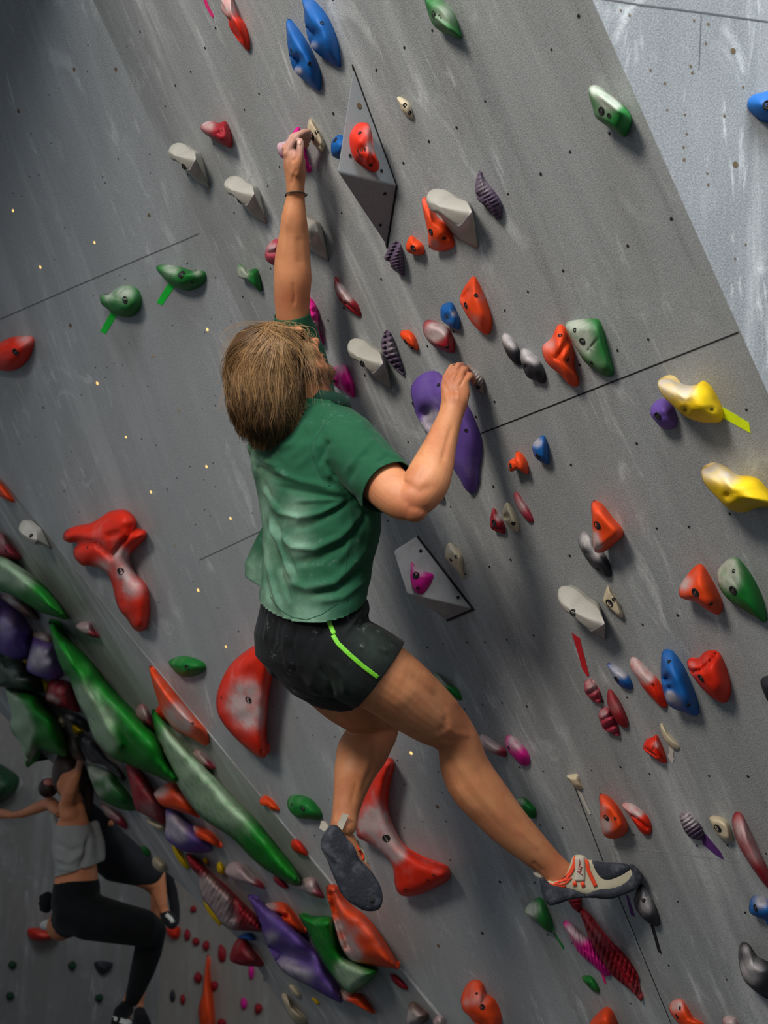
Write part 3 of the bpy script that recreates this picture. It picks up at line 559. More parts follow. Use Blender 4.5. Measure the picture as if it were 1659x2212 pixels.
H('M', 'd', 'orange', [(245, 1140), (258, 1115), (285, 1110), (285, 1080), (300, 1070), (330, 1095), (352, 1140), (355, 1190), (330, 1188), (305, 1170), (285, 1172), (262, 1182), (250, 1165)], .06, 'orange trumpet shaped knob under the purple plate', [(258, 1148, .007)], rim=.9)
H('M', 'g', 'maroon', [(778, 390), (785, 340), (800, 292), (830, 330), (865, 385), (878, 430), (875, 465), (840, 455), (790, 430)], .03, 'small dark red hold, first of three in a short row', [(807, 392, .010)], chalk=[(840, 350, 30, .7)], creases=[([(800, 425), (875, 435)], 6, .005)])
H('M', 'g', 'cream', [(860, 320), (885, 258), (920, 290), (955, 360), (970, 420), (962, 450), (930, 440), (890, 400), (868, 360)], .03, 'cream oval hold in the middle of a short row of three', [(932, 395, .006)], dents=[(885, 348, 16, .015)])
H('M', 'g', 'rose', [(933, 210), (950, 188), (985, 230), (1030, 300), (1062, 370), (1055, 390), (1020, 375), (975, 320), (945, 265)], .03, 'slim rose hold, last of three in a short row', chalk=[(980, 270, 60, .5)])
H('M', 'g', 'cream', [(485, 585), (500, 535), (520, 520), (570, 570), (598, 610), (605, 700), (610, 755), (590, 735), (540, 680), (505, 640), (487, 620)], .025, 'cream flat hold beside the pale wedge volume', screws=[(525, 632), (560, 610)], flat=.5, chalk=[(520, 560, 40, .5)])
H('M', 'g', 'cream', [(415, 215), (455, 170), (475, 200), (475, 240), (455, 247), (430, 235)], .02, 'tiny cream hold peeking out by the bent elbow')
H('M', 'g', 'black', [(1355, 490), (1375, 450), (1410, 450), (1460, 510), (1530, 600), (1560, 660), (1572, 720), (1560, 748), (1520, 735), (1450, 680), (1390, 600), (1360, 540)], .035, 'chalky black hold partly behind a large orange fin', [(1485, 690, .006)], chalk=[(1400, 500, 60, .7), (1480, 590, 50, .6)], dents=[(1400, 590, 16, .01)])
H('M', 'g', 'orange', [(1440, 260), (1462, 245), (1510, 270), (1580, 360), (1640, 430), (1643, 480), (1600, 520), (1540, 570), (1490, 588), (1460, 575), (1450, 520), (1448, 430), (1440, 330)], .09, 'large orange fin overlapping a black hold', [(1477, 405, .011)], chalk=[(1470, 540, 45, .7), (1455, 470, 40, .5)], flat=.45, rim=.75)
H('M', 'h', 'cream', [(498, 790), (520, 720), (532, 700), (560, 745), (595, 800), (620, 860), (638, 910), (630, 935), (600, 915), (550, 870), (505, 830)], .02, 'cream leaf shaped hold next to the lowest grey horn', [(542, 825, .012)], [(573, 798)], flat=.4)
H('M', 'g', 'green', [(412, 1375), (440, 1370), (490, 1430), (560, 1470), (590, 1520), (592, 1548), (540, 1530), (480, 1470)], .035, 'chalky green hold just above the near thigh', chalk=[(450, 1410, 60, .9)])
tape('M', 'h', 'red', [(275, 1030), (335, 1072), (345, 1120), (400, 1330), (388, 1345), (350, 1285), (318, 1170)], 'faded red tape strip below the grey horn')
H('M', 'h', 'rose', [(365, 1410), (370, 1375), (405, 1355), (440, 1385), (470, 1430), (483, 1490), (478, 1530), (450, 1525), (400, 1490), (370, 1450)], .035, 'knobbly rose hold at the end of the red tape', chalk=[(420, 1400, 60, .5)], bump=.5, ribs=(60, 60, .008), N=56, K_=12)
H('M', 'h', 'maroon', [(525, 1490), (535, 1432), (560, 1440), (610, 1510), (650, 1590), (673, 1660), (670, 1700), (640, 1698), (600, 1670), (560, 1610), (530, 1540)], .045, 'smooth rose red hold touching the lower knobbly one', chalk=[(580, 1550, 70, .25)])
H('M', 'h', 'rose', [(465, 1610), (480, 1570), (520, 1555), (560, 1600), (590, 1660), (612, 1740), (605, 1762), (560, 1745), (500, 1710), (478, 1660)], .045, 'lower knobbly rose hold with three deep ridges', chalk=[(500, 1600, 40, .5)], bump=.5, ribs=(60, 62, .010), N=56, K_=12)
H('M', 'h', 'blue', [(525, 1255), (545, 1248), (610, 1280), (670, 1330), (700, 1385), (705, 1420), (685, 1433), (640, 1420), (590, 1380), (550, 1310)], .03, 'small chalky blue hold above the knobbly rose ones', [(593, 1358, .008)], chalk=[(590, 1290, 60, .85), (650, 1330, 30, .4)])
H('M', 'h', 'red', [(682, 1240), (700, 1203), (740, 1220), (810, 1290), (880, 1360), (930, 1450), (952, 1530), (940, 1565), (900, 1550), (850, 1500), (780, 1420), (730, 1340), (695, 1290)], .045, 'red hold with white chalky head beside the large blue', chalk=[(730, 1260, 70, 1), (800, 1330, 60, .9)], creases=[([(850, 1400), (930, 1540)], 8, .006)])
H('M', 'h', 'blue', [(905, 1240), (915, 1165), (945, 1147), (990, 1165), (1060, 1260), (1110, 1370), (1150, 1480), (1172, 1570), (1165, 1615), (1130, 1618), (1060, 1590), (1000, 1570), (950, 1530), (920, 1440), (905, 1340)], .06, 'large blue teardrop hold between two red ones', screws=[(963, 1235), (1100, 1540)], dents=[(945, 1355, 26, .03), (965, 1420, 18, .015)], chalk=[(965, 1480, 36, .95), (1020, 1520, 50, .4)], N=52, K_=12)
H('M', 'h', 'red', [(1088, 1240), (1105, 1212), (1150, 1215), (1180, 1205), (1210, 1170), (1260, 1155), (1310, 1170), (1350, 1240), (1385, 1350), (1397, 1440), (1380, 1510), (1340, 1527), (1280, 1500), (1210, 1440), (1150, 1370), (1105, 1300)], .06, 'red lobed hold with a small side knob', [(1187, 1352, .010)], chalk=[(1130, 1255, 26, .35)], creases=[([(1120, 1310), (1190, 1290), (1290, 1190)], 12, .016)], N=52, K_=12)
H('M', 'h', 'black', [(1605, 1380), (1625, 1345), (1680, 1340), (1720, 1420), (1700, 1510), (1659, 1515), (1630, 1460)], .04, 'black hold half cut by the photo edge')
H('M', 'h', 'cream', [(900, 1690), (910, 1670), (950, 1730), (1000, 1790), (1035, 1835), (1030, 1855), (990, 1845), (940, 1800), (910, 1740)], .025, 'curved cream crimp with a paper tag under it')
tape('M', 'h', 'white', [(960, 1820), (998, 1850), (990, 1905), (998, 1925), (985, 1958), (950, 1895), (965, 1880)], 'white paper tag below the curved cream crimp')
H('M', 'h', 'red', [(780, 1830), (800, 1785), (850, 1765), (870, 1750), (890, 1780), (920, 1850), (940, 1920), (938, 1950), (890, 1940), (840, 1900), (790, 1865)], .035, 'small red grooved hold beside the curved cream crimp', creases=[([(850, 1775), (860, 1850), (930, 1940)], 9, .010), ([(795, 1850), (870, 1900)], 8, .008)], chalk=[(870, 1820, 30, .5)], N=52, K_=12)
H('M', 'h', 'orange', [(1030, 740), (1050, 680), (1110, 600), (1165, 550), (1200, 560), (1240, 620), (1290, 710), (1330, 800), (1338, 870), (1310, 908), (1270, 895), (1210, 860), (1150, 815), (1080, 800), (1040, 780)], .07, 'orange red nose shaped hold beside the chalky green one', [(1147, 750, .011)], [(1257, 828)], [(1070, 680, 55, .75)])
H('M', 'h', 'green', [(1300, 640), (1310, 580), (1370, 520), (1425, 497), (1470, 530), (1550, 640), (1610, 760), (1640, 860), (1648, 940), (1635, 967), (1580, 930), (1480, 870), (1380, 800), (1320, 720)], .045, 'large green teardrop hold with white chalky top', [(1413, 735, .011)], [(1418, 600)], [(1370, 580, 90, .9), (1400, 680, 70, .5), (1320, 640, 40, .4)], creases=[([(1350, 600), (1450, 710)], 5, .004)])
H('M', 'k', 'rose', [(80, 130), (95, 92), (135, 105), (190, 145), (235, 180), (232, 215), (190, 205), (130, 180), (95, 160)], .04, 'chalky hold with dark red end beside the near knee', chalk=[(110, 120, 60, 1), (170, 150, 40, .7)])
H('M', 'k', 'pink', [(228, 125), (240, 98), (275, 105), (330, 160), (362, 215), (355, 262), (315, 255), (270, 210), (235, 165)], .04, 'pink oval hold with chalky crest by the near shin', [(250, 165, .006)], chalk=[(285, 130, 50, .8)])
H('M', 'k', 'cream', [(562, 315), (605, 307), (625, 312), (640, 350), (652, 385), (630, 388), (600, 370), (575, 335)], .02, 'small square cream hold at the upright panel joint', bump=.3)
tape('M', 'k', 'white', [(618, 392), (640, 400), (698, 525), (685, 530)], 'thin white tape tail under the small square hold')
H('M', 'k', 'orange', [(740, 430), (750, 415), (790, 430), (840, 480), (885, 560), (898, 610), (870, 645), (820, 660), (770, 645), (750, 590), (745, 500)], .055, 'orange fin hold just above the shod foot', [(780, 545, .010)], [(830, 548)], [(765, 590, 45, .9), (760, 490, 30, .4)], flat=.5)
H('M', 'k', 'red', [(862, 475), (880, 462), (930, 475), (985, 520), (1015, 560), (1027, 610), (1010, 640), (970, 625), (930, 570), (890, 510)], .04, 'red hold with white chalk crest next to the orange fin', chalk=[(900, 478, 40, 1), (950, 505, 35, .9)], creases=[([(920, 535), (1000, 600)], 8, .010)])
H('M', 'k', 'green', [(290, 450), (320, 430), (360, 460), (395, 500), (395, 545), (370, 548), (330, 520)], .035, 'small green hold peeking out below the near shin', chalk=[(310, 455, 30, .5)])
H('M', 'k', 'mauve', [(1178, 540), (1195, 515), (1215, 510), (1260, 550), (1300, 600), (1310, 650), (1290, 665), (1240, 655), (1200, 610)], .045, 'chalky purple ribbed shell hold with purple tape tail', ribs=(55, 22, .008), N=72, K_=16, chalk=[(1230, 555, 50, .8)], group='purple ribbed shell holds')
tape('M', 'k', 'purple', [(1295, 650), (1318, 632), (1400, 730), (1420, 775), (1370, 745), (1305, 690)], 'purple tape tail below the chalky shell hold')
H('M', 'k', 'cream', [(1338, 545), (1380, 535), (1430, 560), (1455, 600), (1468, 660), (1460, 678), (1420, 670), (1370, 620)], .025, 'cream hold with a big bolt near the long dark red one', [(1385, 602, .012)], flat=.5)
H('M', 'k', 'maroon', [(1462, 560), (1480, 515), (1515, 525), (1560, 620), (1620, 750), (1680, 880), (1690, 950), (1640, 910), (1560, 800), (1500, 700), (1475, 630)], .05, 'very long dark red hold running to the photo edge', chalk=[(1530, 620, 90, .45), (1600, 750, 70, .35)], screws=[(1497, 648)])
H('M', 'k', 'blue', [(1555, 1040), (1565, 985), (1600, 968), (1680, 1000), (1710, 1060), (1690, 1100), (1650, 1100), (1600, 1085), (1565, 1065)], .045, 'blue hold with chalky top at the photo edge', [(1590, 1035, .009)], chalk=[(1620, 1000, 40, .8)])
tape('M', 'k', 'blue', [(1640, 1095), (1662, 1090), (1700, 1160), (1680, 1165)], 'blue tape end below the blue edge hold')
H('M', 'k', 'black', [(930, 985), (945, 935), (970, 905), (1000, 940), (1040, 1010), (1065, 1080), (1070, 1125), (1050, 1137), (1000, 1110), (945, 1050), (930, 1010)], .05, 'chalky black foothold directly under the shod toe', [(980, 993, .006)], chalk=[(990, 960, 40, .5), (1000, 1030, 50, .45)], creases=[([(935, 985), (1010, 965)], 8, .006)])
tape('M', 'k', 'black', [(1018, 1125), (1035, 1125), (1082, 1290), (1060, 1272)], 'black tape strip below the black foothold')
tape('M', 'k', 'purple', [(885, 960), (898, 972), (935, 1085), (912, 1072)], 'short purple tape strip under the shod foot')
H('M', 'k', 'green', [(332, 1055), (350, 1020), (400, 982), (430, 985), (460, 1040), (485, 1110), (488, 1168), (440, 1150), (390, 1100), (350, 1075)], .06, 'green hold with chalky snout under the shod heel', chalk=[(365, 1045, 50, .85)], rim=.8)
tape('M', 'k', 'dgreen', [(488, 1168), (500, 1172), (550, 1248), (545, 1262)], 'thin green tape tail below the chalky green snout')
H('M', 'k', 'maroon', [(570, 980), (610, 960), (642, 985), (638, 1060), (615, 1050), (592, 1030)], .03, 'small dark red ribbed tip right under the shoe', ribs=(80, 24, .006))
H('M', 'k', 'pink', [(545, 1115), (560, 1105), (600, 1130), (650, 1180), (700, 1210), (740, 1290), (800, 1380), (800, 1405), (765, 1400), (700, 1340), (640, 1290), (600, 1230), (560, 1160)], .04, 'pink feathered wing hold beside the larger red wing', ribs=(-8, 17, .006), N=90, K_=18, chalk=[(600, 1160, 50, .75), (650, 1200, 35, .5)])
H('M', 'k', 'maroon', [(635, 1040), (670, 1052), (720, 1110), (800, 1210), (880, 1290), (950, 1395), (965, 1480), (972, 1548), (930, 1500), (870, 1450), (810, 1400), (760, 1330), (700, 1230), (660, 1130)], .05, 'large dark red feathered wing hold below the shoe', ribs=(12, 27, .010), N=90, K_=18, creases=[([(700, 1100), (830, 1280), (950, 1440)], 12, .01)])
tape('M', 'k', 'pink', [(750, 1390), (770, 1395), (780, 1452), (765, 1440)], 'pink tape tip below the feathered wings')
H('M', 'k', 'green', [(645, 1415), (665, 1402), (700, 1410), (735, 1460), (740, 1497), (700, 1480), (665, 1445)], .03, 'small green hold below the pink wing', [(685, 1450, .006)])
H('M', 'k', 'black', [(1498, 1270), (1520, 1220), (1560, 1240), (1590, 1290), (1640, 1320), (1700, 1360), (1710, 1500), (1659, 1530), (1590, 1490), (1530, 1430), (1505, 1360)], .06, 'large chalky black hold near the bottom photo edge', chalk=[(1560, 1370, 70, .75), (1530, 1260, 30, .3)], bump=.2)
H('M', 'k', 'orange', [(690, 1660), (740, 1600), (780, 1573), (815, 1600), (840, 1667), (840, 1720), (690, 1720)], .06, 'orange hold rising from the bottom photo edge')
H('M', 'k', 'orange', [(1120, 1570), (1140, 1540), (1180, 1530), (1210, 1560), (1245, 1620), (1260, 1640), (1310, 1667), (1310, 1720), (1240, 1720), (1180, 1670), (1130, 1610)], .05, 'orange hold with a brown chalky cap at the bottom', [(1165, 1625, .007)], [(1180, 1580)], [(1160, 1565, 40, .7)])
H('M', 'k', 'rose', [(1410, 1640), (1440, 1625), (1480, 1640), (1500, 1700), (1430, 1710)], .03, 'pale rose hold just showing at the bottom', chalk=[(1450, 1650, 50, .8)])
tape('M', 'a', 'pink', [(375, -30), (392, -30), (420, 40), (447, 92), (440, 108), (425, 88), (395, 30)], 'pink tape strip at the top edge left of the long red hold')
# broad face
H('L', 'k', 'orange', [(-12, 1540), (0, 1490), (30, 1440), (75, 1425), (110, 1450), (125, 1500), (170, 1530), (205, 1600), (210, 1667), (190, 1720), (90, 1680), (30, 1620), (0, 1590)], .07, 'brownish orange lumpy hold low on the broad face', [(105, 1575, .010)], [(75, 1500)], [(90, 1530, 50, .4), (20, 1550, 30, .35)], bump=.2)
H('L', 'e', 'green', [(597, 535), (610, 515), (650, 515), (700, 475), (760, 458), (820, 480), (843, 530), (840, 590), (800, 640), (750, 650), (690, 635), (640, 600), (605, 570)], .06, 'green rounded hold with green tape, lower of that pair', [(748, 548, .014)], chalk=[(740, 500, 70, .55), (640, 525, 40, .4)], peak=(748, 560))
H('L', 'e', 'green', [(933, 360), (945, 340), (1000, 338), (1080, 350), (1150, 375), (1205, 370), (1232, 395), (1215, 450), (1160, 485), (1100, 490), (1040, 465), (980, 420)], .06, 'green smile shaped hold with green tape, higher of that pair', [(1085, 393, .014)], [(1148, 442)], [(1020, 360, 50, .6), (1180, 385, 30, .5)])
tape('L', 'e', 'green', [(662, 620), (697, 640), (630, 752), (597, 735)], 'green tape strip under the lower rounded green hold')
tape('L', 'e', 'green', [(1005, 448), (1045, 466), (968, 580), (935, 562)], 'green tape strip under the smile shaped green hold')
H('L', 'e', 'red', [(-60, 840), (0, 800), (80, 768), (180, 762), (205, 790), (190, 860), (150, 925), (90, 965), (20, 970), (-60, 940)], .07, 'round red hold at the side photo edge', [(92, 858, .014)], chalk=[(150, 770, 60, .45)])
H('L', 'f', 'red', [(430, 500), (450, 460), (520, 430), (620, 410), (690, 370), (740, 335), (810, 318), (870, 325), (920, 370), (935, 410), (930, 440), (990, 460), (1003, 490), (970, 540), (920, 590), (885, 640), (900, 700), (940, 770), (990, 820), (1015, 880), (1023, 980), (1015, 1080), (990, 1140), (940, 1150), (900, 1120), (870, 1070), (820, 1010), (790, 940), (770, 850), (740, 770), (690, 725), (620, 705), (560, 700), (510, 650), (500, 600), (530, 545), (470, 545), (435, 525)], .09,
  'big red three armed hold with chalky waist', [(822, 740, .016)], [(597, 575), (1110, 560)], [(830, 640, 60, .8), (700, 710, 70, .5), (880, 720, 60, .8), (900, 850, 80, .6), (830, 760, 40, .5)], mode='f', N=110, creases=[([(530, 545), (650, 545), (760, 640), (820, 560), (930, 440)], 14, .02), ([(740, 495), (800, 480)], 16, .012), ([(830, 790), (850, 980)], 8, .01)])
H('L', 'x', 'red', [(600, 1392), (560, 1391), (530, 1407), (500, 1433), (478, 1470), (467, 1510), (472, 1545), (495, 1580), (530, 1615), (560, 1637), (573, 1636), (577, 1620), (576, 1560), (585, 1480)], .11, 'big red half disc hold behind the shorts', [(537, 1512, .015)], [(478, 1507), (563, 1620)], [(530, 1500, 34, .7), (540, 1545, 34, .8), (500, 1525, 18, .3)], mode='f', N=80, flat=.5, rim=.85)
H('L', 'i', 'red', [(1150, 420), (1170, 385), (1210, 375), (1245, 390), (1248, 430), (1225, 520), (1210, 620), (1215, 700), (1250, 800), (1310, 900), (1400, 960), (1500, 1000), (1570, 1030), (1587, 1080), (1560, 1120), (1480, 1160), (1400, 1195), (1320, 1208), (1270, 1185), (1250, 1120), (1240, 1030), (1200, 970), (1130, 910), (1060, 870), (1025, 840), (1020, 720), (1060, 600), (1110, 500)], .10,
  'big red boot shaped hold between the two legs', [(1200, 860, .015)], [(1168, 452), (1450, 1108), (1315, 1165), (1485, 1080)], [(1130, 750, 90, .85), (1200, 880, 90, .9), (1270, 960, 50, .6), (1070, 790, 40, .4)], mode='f', N=100, flat=.7)
H('L', 'f', 'green', [(1150, 1355), (1180, 1335), (1230, 1318), (1300, 1325), (1380, 1355), (1407, 1390), (1390, 1425), (1320, 1455), (1260, 1462), (1210, 1440), (1165, 1390)], .05, 'small plain green hold beside the red half disc', [(1277, 1397, .012)])
H('L', 'i', 'green', [(610, 640), (630, 605), (680, 600), (750, 625), (800, 680), (820, 720), (805, 750), (740, 745), (680, 740), (640, 715), (615, 680)], .05, 'small green hold near the trailing foot', [(703, 682, .012)], [(637, 657)])
# steep low strip
H('S', 'f', 'orange', [(-40, 1600 - 1600 + 110), (0, 135), (50, 195), (98, 268), (60, 262), (0, 230), (-40, 200)], .06, 'orange hold tip at the side photo edge above the little horn')
H('S', 'f', 'rose', [(-30, 500), (15, 480), (60, 540), (110, 600), (145, 655), (80, 660), (15, 640), (-30, 600)], .10, 'dark rose hold above the striped green block', [(42, 600, .012)], chalk=[(20, 530, 60, .4)])
H('S', 'f', 'lime', [(-60, 640), (0, 630), (60, 650), (160, 720), (260, 800), (340, 880), (430, 1000), (460, 1070), (380, 1050), (280, 1020), (180, 960), (80, 900), (0, 875), (-60, 850)], .22, 'green block volume with pale chalk along its crest', chalk=[(60, 720, 120, .9), (170, 790, 80, .6)], mode='f', N=70, name='climbing_volume', cat='climbing volume')
H('S', 'f', 'brown', [(10, 920), (60, 890), (140, 920), (200, 970), (268, 1068), (200, 1060), (120, 1010)], .10, 'brown chalky hold with reddish tip over the purple mass', chalk=[(80, 930, 60, .5)])
H('S', 'f', 'purple', [(-60, 900), (0, 930), (60, 970), (140, 1030), (200, 1110), (225, 1160), (220, 1260), (190, 1335), (100, 1340), (0, 1300), (-60, 1270)], .35, 'large purple bulb shaped hold at the side photo edge', chalk=[(40, 1100, 110, .35)], bump=.12)
H('S', 'f', 'purple', [(225, 1170), (300, 1195), (380, 1230), (410, 1330), (430, 1440), (380, 1480), (280, 1465), (190, 1430), (182, 1380), (200, 1300)], .30, 'second purple bulb hold with a big chalk patch', chalk=[(270, 1340, 90, .8)], bump=.12)
H('S', 'f', 'brown', [(222, 1165), (290, 1155), (350, 1190), (378, 1250), (300, 1245), (245, 1210)], .30, 'small brown chalky hold between the purple bulbs and green spike', chalk=[(280, 1190, 60, .6)], rim=.98)
H('S', 'f', 'rose', [(515, 1115), (560, 1085), (610, 1090), (640, 1140), (680, 1192), (620, 1185), (555, 1155)], .08, 'small white chalked hold with dark red point above the spike', chalk=[(560, 1115, 60, 1)])
H('S', 'f', 'lime', [(330, 1085), (352, 1070), (420, 1150), (520, 1250), (620, 1350), (700, 1460), (800, 1580), (900, 1680), (1000, 1790), (1100, 1900), (1150, 2020), (1250, 2180), (1256, 2200), (1150, 2180), (1050, 2130), (900, 2070), (780, 2020), (700, 1950), (640, 1870), (600, 1760), (540, 1650), (520, 1600), (470, 1470), (430, 1420), (390, 1330), (360, 1220)], .30,
  'huge green spike shaped volume with chalk down its middle', chalk=[(560, 1600, 100, .8), (680, 1760, 110, .8), (640, 1900, 90, .7), (740, 1930, 70, .5)], mode='f', N=110, flat=.75, creases=[([(420, 1250), (600, 1560), (810, 1940)], 30, -.03)], name='climbing_volume', cat='climbing volume')
H('S', 'x', 'lime', [(327, 1532), (345, 1545), (385, 1590), (440, 1650), (500, 1720), (560, 1780), (600, 1830), (640, 1880), (652, 1905), (640, 1915), (600, 1895), (550, 1860), (500, 1810), (440, 1770), (405, 1730), (380, 1690), (355, 1640), (335, 1580)], .22,
  'long chalky green blade volume ending in bright green tail', chalk=[(370, 1610, 45, .75), (400, 1670, 50, .8), (450, 1710, 55, .8), (505, 1765, 45, .5)], mode='f', N=90, name='climbing_volume', cat='climbing volume')
H('S', 'f', 'orange', [(1017, 1385), (1060, 1420), (1150, 1520), (1240, 1630), (1340, 1750), (1410, 1830), (1428, 1890), (1415, 1932), (1370, 1915), (1290, 1870), (1200, 1830), (1140, 1760), (1100, 1690), (1070, 1600), (1035, 1480)], .14, 'long orange pointed hold with chalky belly', [(1192, 1762, .010)], [(1315, 1777)], [(1200, 1720, 90, .75), (1270, 1800, 60, .5)], N=60, K_=12)
H('S', 'f', 'red', [(1060, 1700), (1085, 1655), (1110, 1680), (1155, 1750), (1140, 1770), (1095, 1735)], .08, 'small red knob under the long orange pointed hold')
H('S', 'f', 'rose', [(925, 1720), (935, 1670), (970, 1645), (1010, 1690), (1040, 1760), (1060, 1820), (1000, 1795), (950, 1760)], .10, 'dusty rose hold between the spike and the long blade', [(992, 1765, .009)], chalk=[(965, 1700, 70, .6)])
H('S', 'f', 'rose', [(1310, 2000), (1345, 1955), (1400, 2000), (1440, 2050), (1470, 2090), (1400, 2085), (1340, 2040)], .09, 'white chalked hold with dark red point lying on the blade', chalk=[(1360, 2010, 60, 1)])
H('S', 'r', 'darkgreen', [(-60, 690), (60, 705), (230, 735), (300, 830), (340, 900), (450, 940), (470, 1075), (340, 1080), (180, 1060), (0, 1020), (-60, 1010)], .3, 'wide dark green slab behind the purple bulbs', chalk=[(200, 900, 120, .3)], name='climbing_volume', cat='climbing volume')
H('S', 'r', 'yellow', [(248, 735), (295, 745), (300, 790), (280, 815), (262, 780)], .1, 'yellow sliver between the dark green slab and purple bulb')
H('S', 'r', 'yellow', [(450, 945), (520, 985), (530, 1060), (510, 1085), (488, 1080)], .1, 'yellow pointed hold beside the deep red block')
H('S', 'r', 'maroon', [(540, 955), (640, 945), (740, 975), (790, 1060), (830, 1180), (855, 1305), (760, 1270), (640, 1240), (540, 1200), (490, 1160), (520, 1050)], .25, 'deep red block hold with white scuffs under the purple bulb', chalk=[(540, 1140, 50, .6), (620, 1180, 50, .4)])
H('S', 'r', 'lime', [(60, 1040), (180, 1060), (300, 1070), (400, 1110), (470, 1200), (610, 1360), (690, 1520), (720, 1620), (745, 1790), (640, 1770), (480, 1715), (430, 1700), (370, 1790), (305, 1905), (270, 1850), (240, 1700), (190, 1600), (120, 1500), (100, 1420), (130, 1340), (90, 1180)], .35,
  'green volume with beige chalked flank and a pointed foot', chalk=[(120, 1200, 90, 1), (180, 1420, 120, 1), (300, 1480, 90, .7), (250, 1640, 90, .8), (310, 1760, 80, 1), (120, 1080, 60, .9), (220, 1300, 80, .8)], mode='f', N=90, name='climbing_volume', cat='climbing volume', dents=[(320, 1775, 30, .03)])
H('S', 'r', 'cream', [(610, 1400), (650, 1360), (700, 1400), (700, 1470), (650, 1460)], .08, 'tan stub beside the green volume')
H('S', 'r', 'yellow', [(785, 1440), (820, 1430), (870, 1470), (905, 1510), (840, 1550), (800, 1520)], .08, 'yellow two lobed hold near the beige flank', bump=.3)
H('S', 'r', 'black', [(820, 1575), (930, 1550), (1010, 1600), (1070, 1700), (1180, 1820), (1290, 1900), (1350, 2050), (1250, 1990), (1130, 1880), (1000, 1850), (910, 1760), (860, 1660)], .1, 'dark grey angular block under the huge green spike', mode='f', N=60, name='climbing_volume', cat='climbing volume')
H('S', 'r', 'black', [(700, 1320), (820, 1320), (930, 1400), (960, 1520), (880, 1460), (760, 1400)], .1, 'charcoal hold above the yellow two lobed one', chalk=[(740, 1350, 60, .6)])
H('S', 'r', 'brown', [(708, 1600), (740, 1550), (800, 1580), (850, 1660), (900, 1760), (920, 1830), (850, 1830), (780, 1790), (725, 1700)], .2, 'chalky brown pocket hold gripped by the far climber', chalk=[(770, 1650, 90, .7)])
H('S', 'r', 'cream', [(895, 1685), (1040, 1690), (1055, 1730), (1040, 1760), (960, 1740)], .12, 'cream slab lying on the dark grey block', rim=.98)
H('S', 'j', 'green', [(625, 340), (700, 350), (780, 380), (830, 430), (920, 540), (970, 660), (880, 660), (780, 620), (700, 560), (650, 450)], .25, 'green hold with chalky side behind the far climber arm', chalk=[(650, 400, 60, .9), (740, 380, 60, .6), (780, 500, 40, .4), (700, 540, 50, .5)])
H('S', 'j', 'maroon', [(905, 335), (960, 340), (1020, 400), (1100, 520), (1180, 640), (1195, 720), (1190, 780), (1120, 740), (1020, 690), (970, 650), (940, 520)], .2, 'long deep red hold below the green spike tip', chalk=[(1060, 660, 90, .35)])
H('S', 'j', 'orange', [(1105, 530), (1160, 490), (1230, 465), (1300, 510), (1380, 600), (1430, 715), (1370, 700), (1250, 660), (1160, 630), (1110, 570)], .18, 'orange hold with tan chalked nose beside the deep red one', chalk=[(1140, 520, 60, .8)], rim=.9)
H('S', 'j', 'purple', [(1185, 650), (1240, 650), (1330, 730), (1430, 810), (1500, 900), (1510, 960), (1380, 970), (1290, 950), (1220, 900), (1180, 850), (1190, 760)], .2, 'purple hold with white chalked face below the orange nose', chalk=[(1230, 770, 90, .8), (1300, 860, 60, .5)])
H('S', 'j', 'orange', [(1320, 800), (1380, 770), (1450, 790), (1520, 830), (1570, 890), (1585, 940), (1500, 900), (1400, 860), (1340, 830)], .16, 'small orange hold resting over the purple one', chalk=[(1370, 790, 50, .7)], rim=.95)
H('S', 'j', 'rose', [(720, 620), (780, 640), (860, 700), (910, 770), (900, 800), (830, 760), (750, 690)], .12, 'faded pink hold beside the far climber shoulder', chalk=[(770, 660, 60, .8), (840, 720, 30, .4)])
H('S', 'j', 'cream', [(1050, 725), (1100, 740), (1180, 780), (1180, 820), (1110, 790), (1060, 760)], .1, 'cream strip under the long deep red hold')
H('S', 'j', 'green', [(1010, 930), (1040, 925), (1075, 970), (1070, 1000), (1030, 980)], .06, 'tiny green hold above the far climber knee')
H('S', 'j', 'cream', [(1090, 1020), (1120, 1000), (1180, 1050), (1190, 1100), (1150, 1110), (1100, 1070)], .08, 'cream blob hold close to the far climber knee')
H('S', 'i', 'maroon', [(5, 950), (60, 980), (150, 1060), (240, 1140), (300, 1200), (370, 1270), (430, 1330), (465, 1415), (380, 1410), (280, 1405), (220, 1370), (160, 1290), (110, 1230), (85, 1160), (80, 1090), (30, 1030)], .25, 'large red and white shell hold with chalky hollow', chalk=[(120, 1150, 70, .95), (200, 1250, 70, .95), (190, 1330, 60, .9), (250, 1370, 60, .8)], mode='f', N=80, ribs=(25, 26, .008), creases=[([(150, 1060), (290, 1200), (290, 1330)], 24, .02)])
H('S', 'i', 'yellow', [(110, 1220), (150, 1270), (215, 1360), (205, 1382), (160, 1335), (120, 1275)], .22, 'yellow band edging the red and white shell hold', rim=.98)
H('S', 'i', 'yellow', [(-85, 880 - 10), (-60, 900), (-20, 960), (20, 1020), (15, 1045), (-30, 1010), (-70, 940)], .1, 'yellow strip above the tip of the red shell')
H('S', 'i', 'rose', [(235, 1060), (270, 1005), (330, 1010), (400, 1080), (460, 1130), (475, 1165), (400, 1140), (300, 1110)], .14, 'cream chalked hold with an orange tip', chalk=[(290, 1050, 90, 1), (370, 1100, 50, .8)])
H('S', 'i', 'yellow', [(188, 1020), (205, 1000), (235, 1040), (235, 1075), (197, 1065)], .08, 'yellow chip beside the cream chalked hold')
H('S', 'i', 'yellow', [(105, 985), (120, 975), (137, 1000), (130, 1015), (112, 1005)], .05, 'smaller yellow chip higher up beside the red shell')
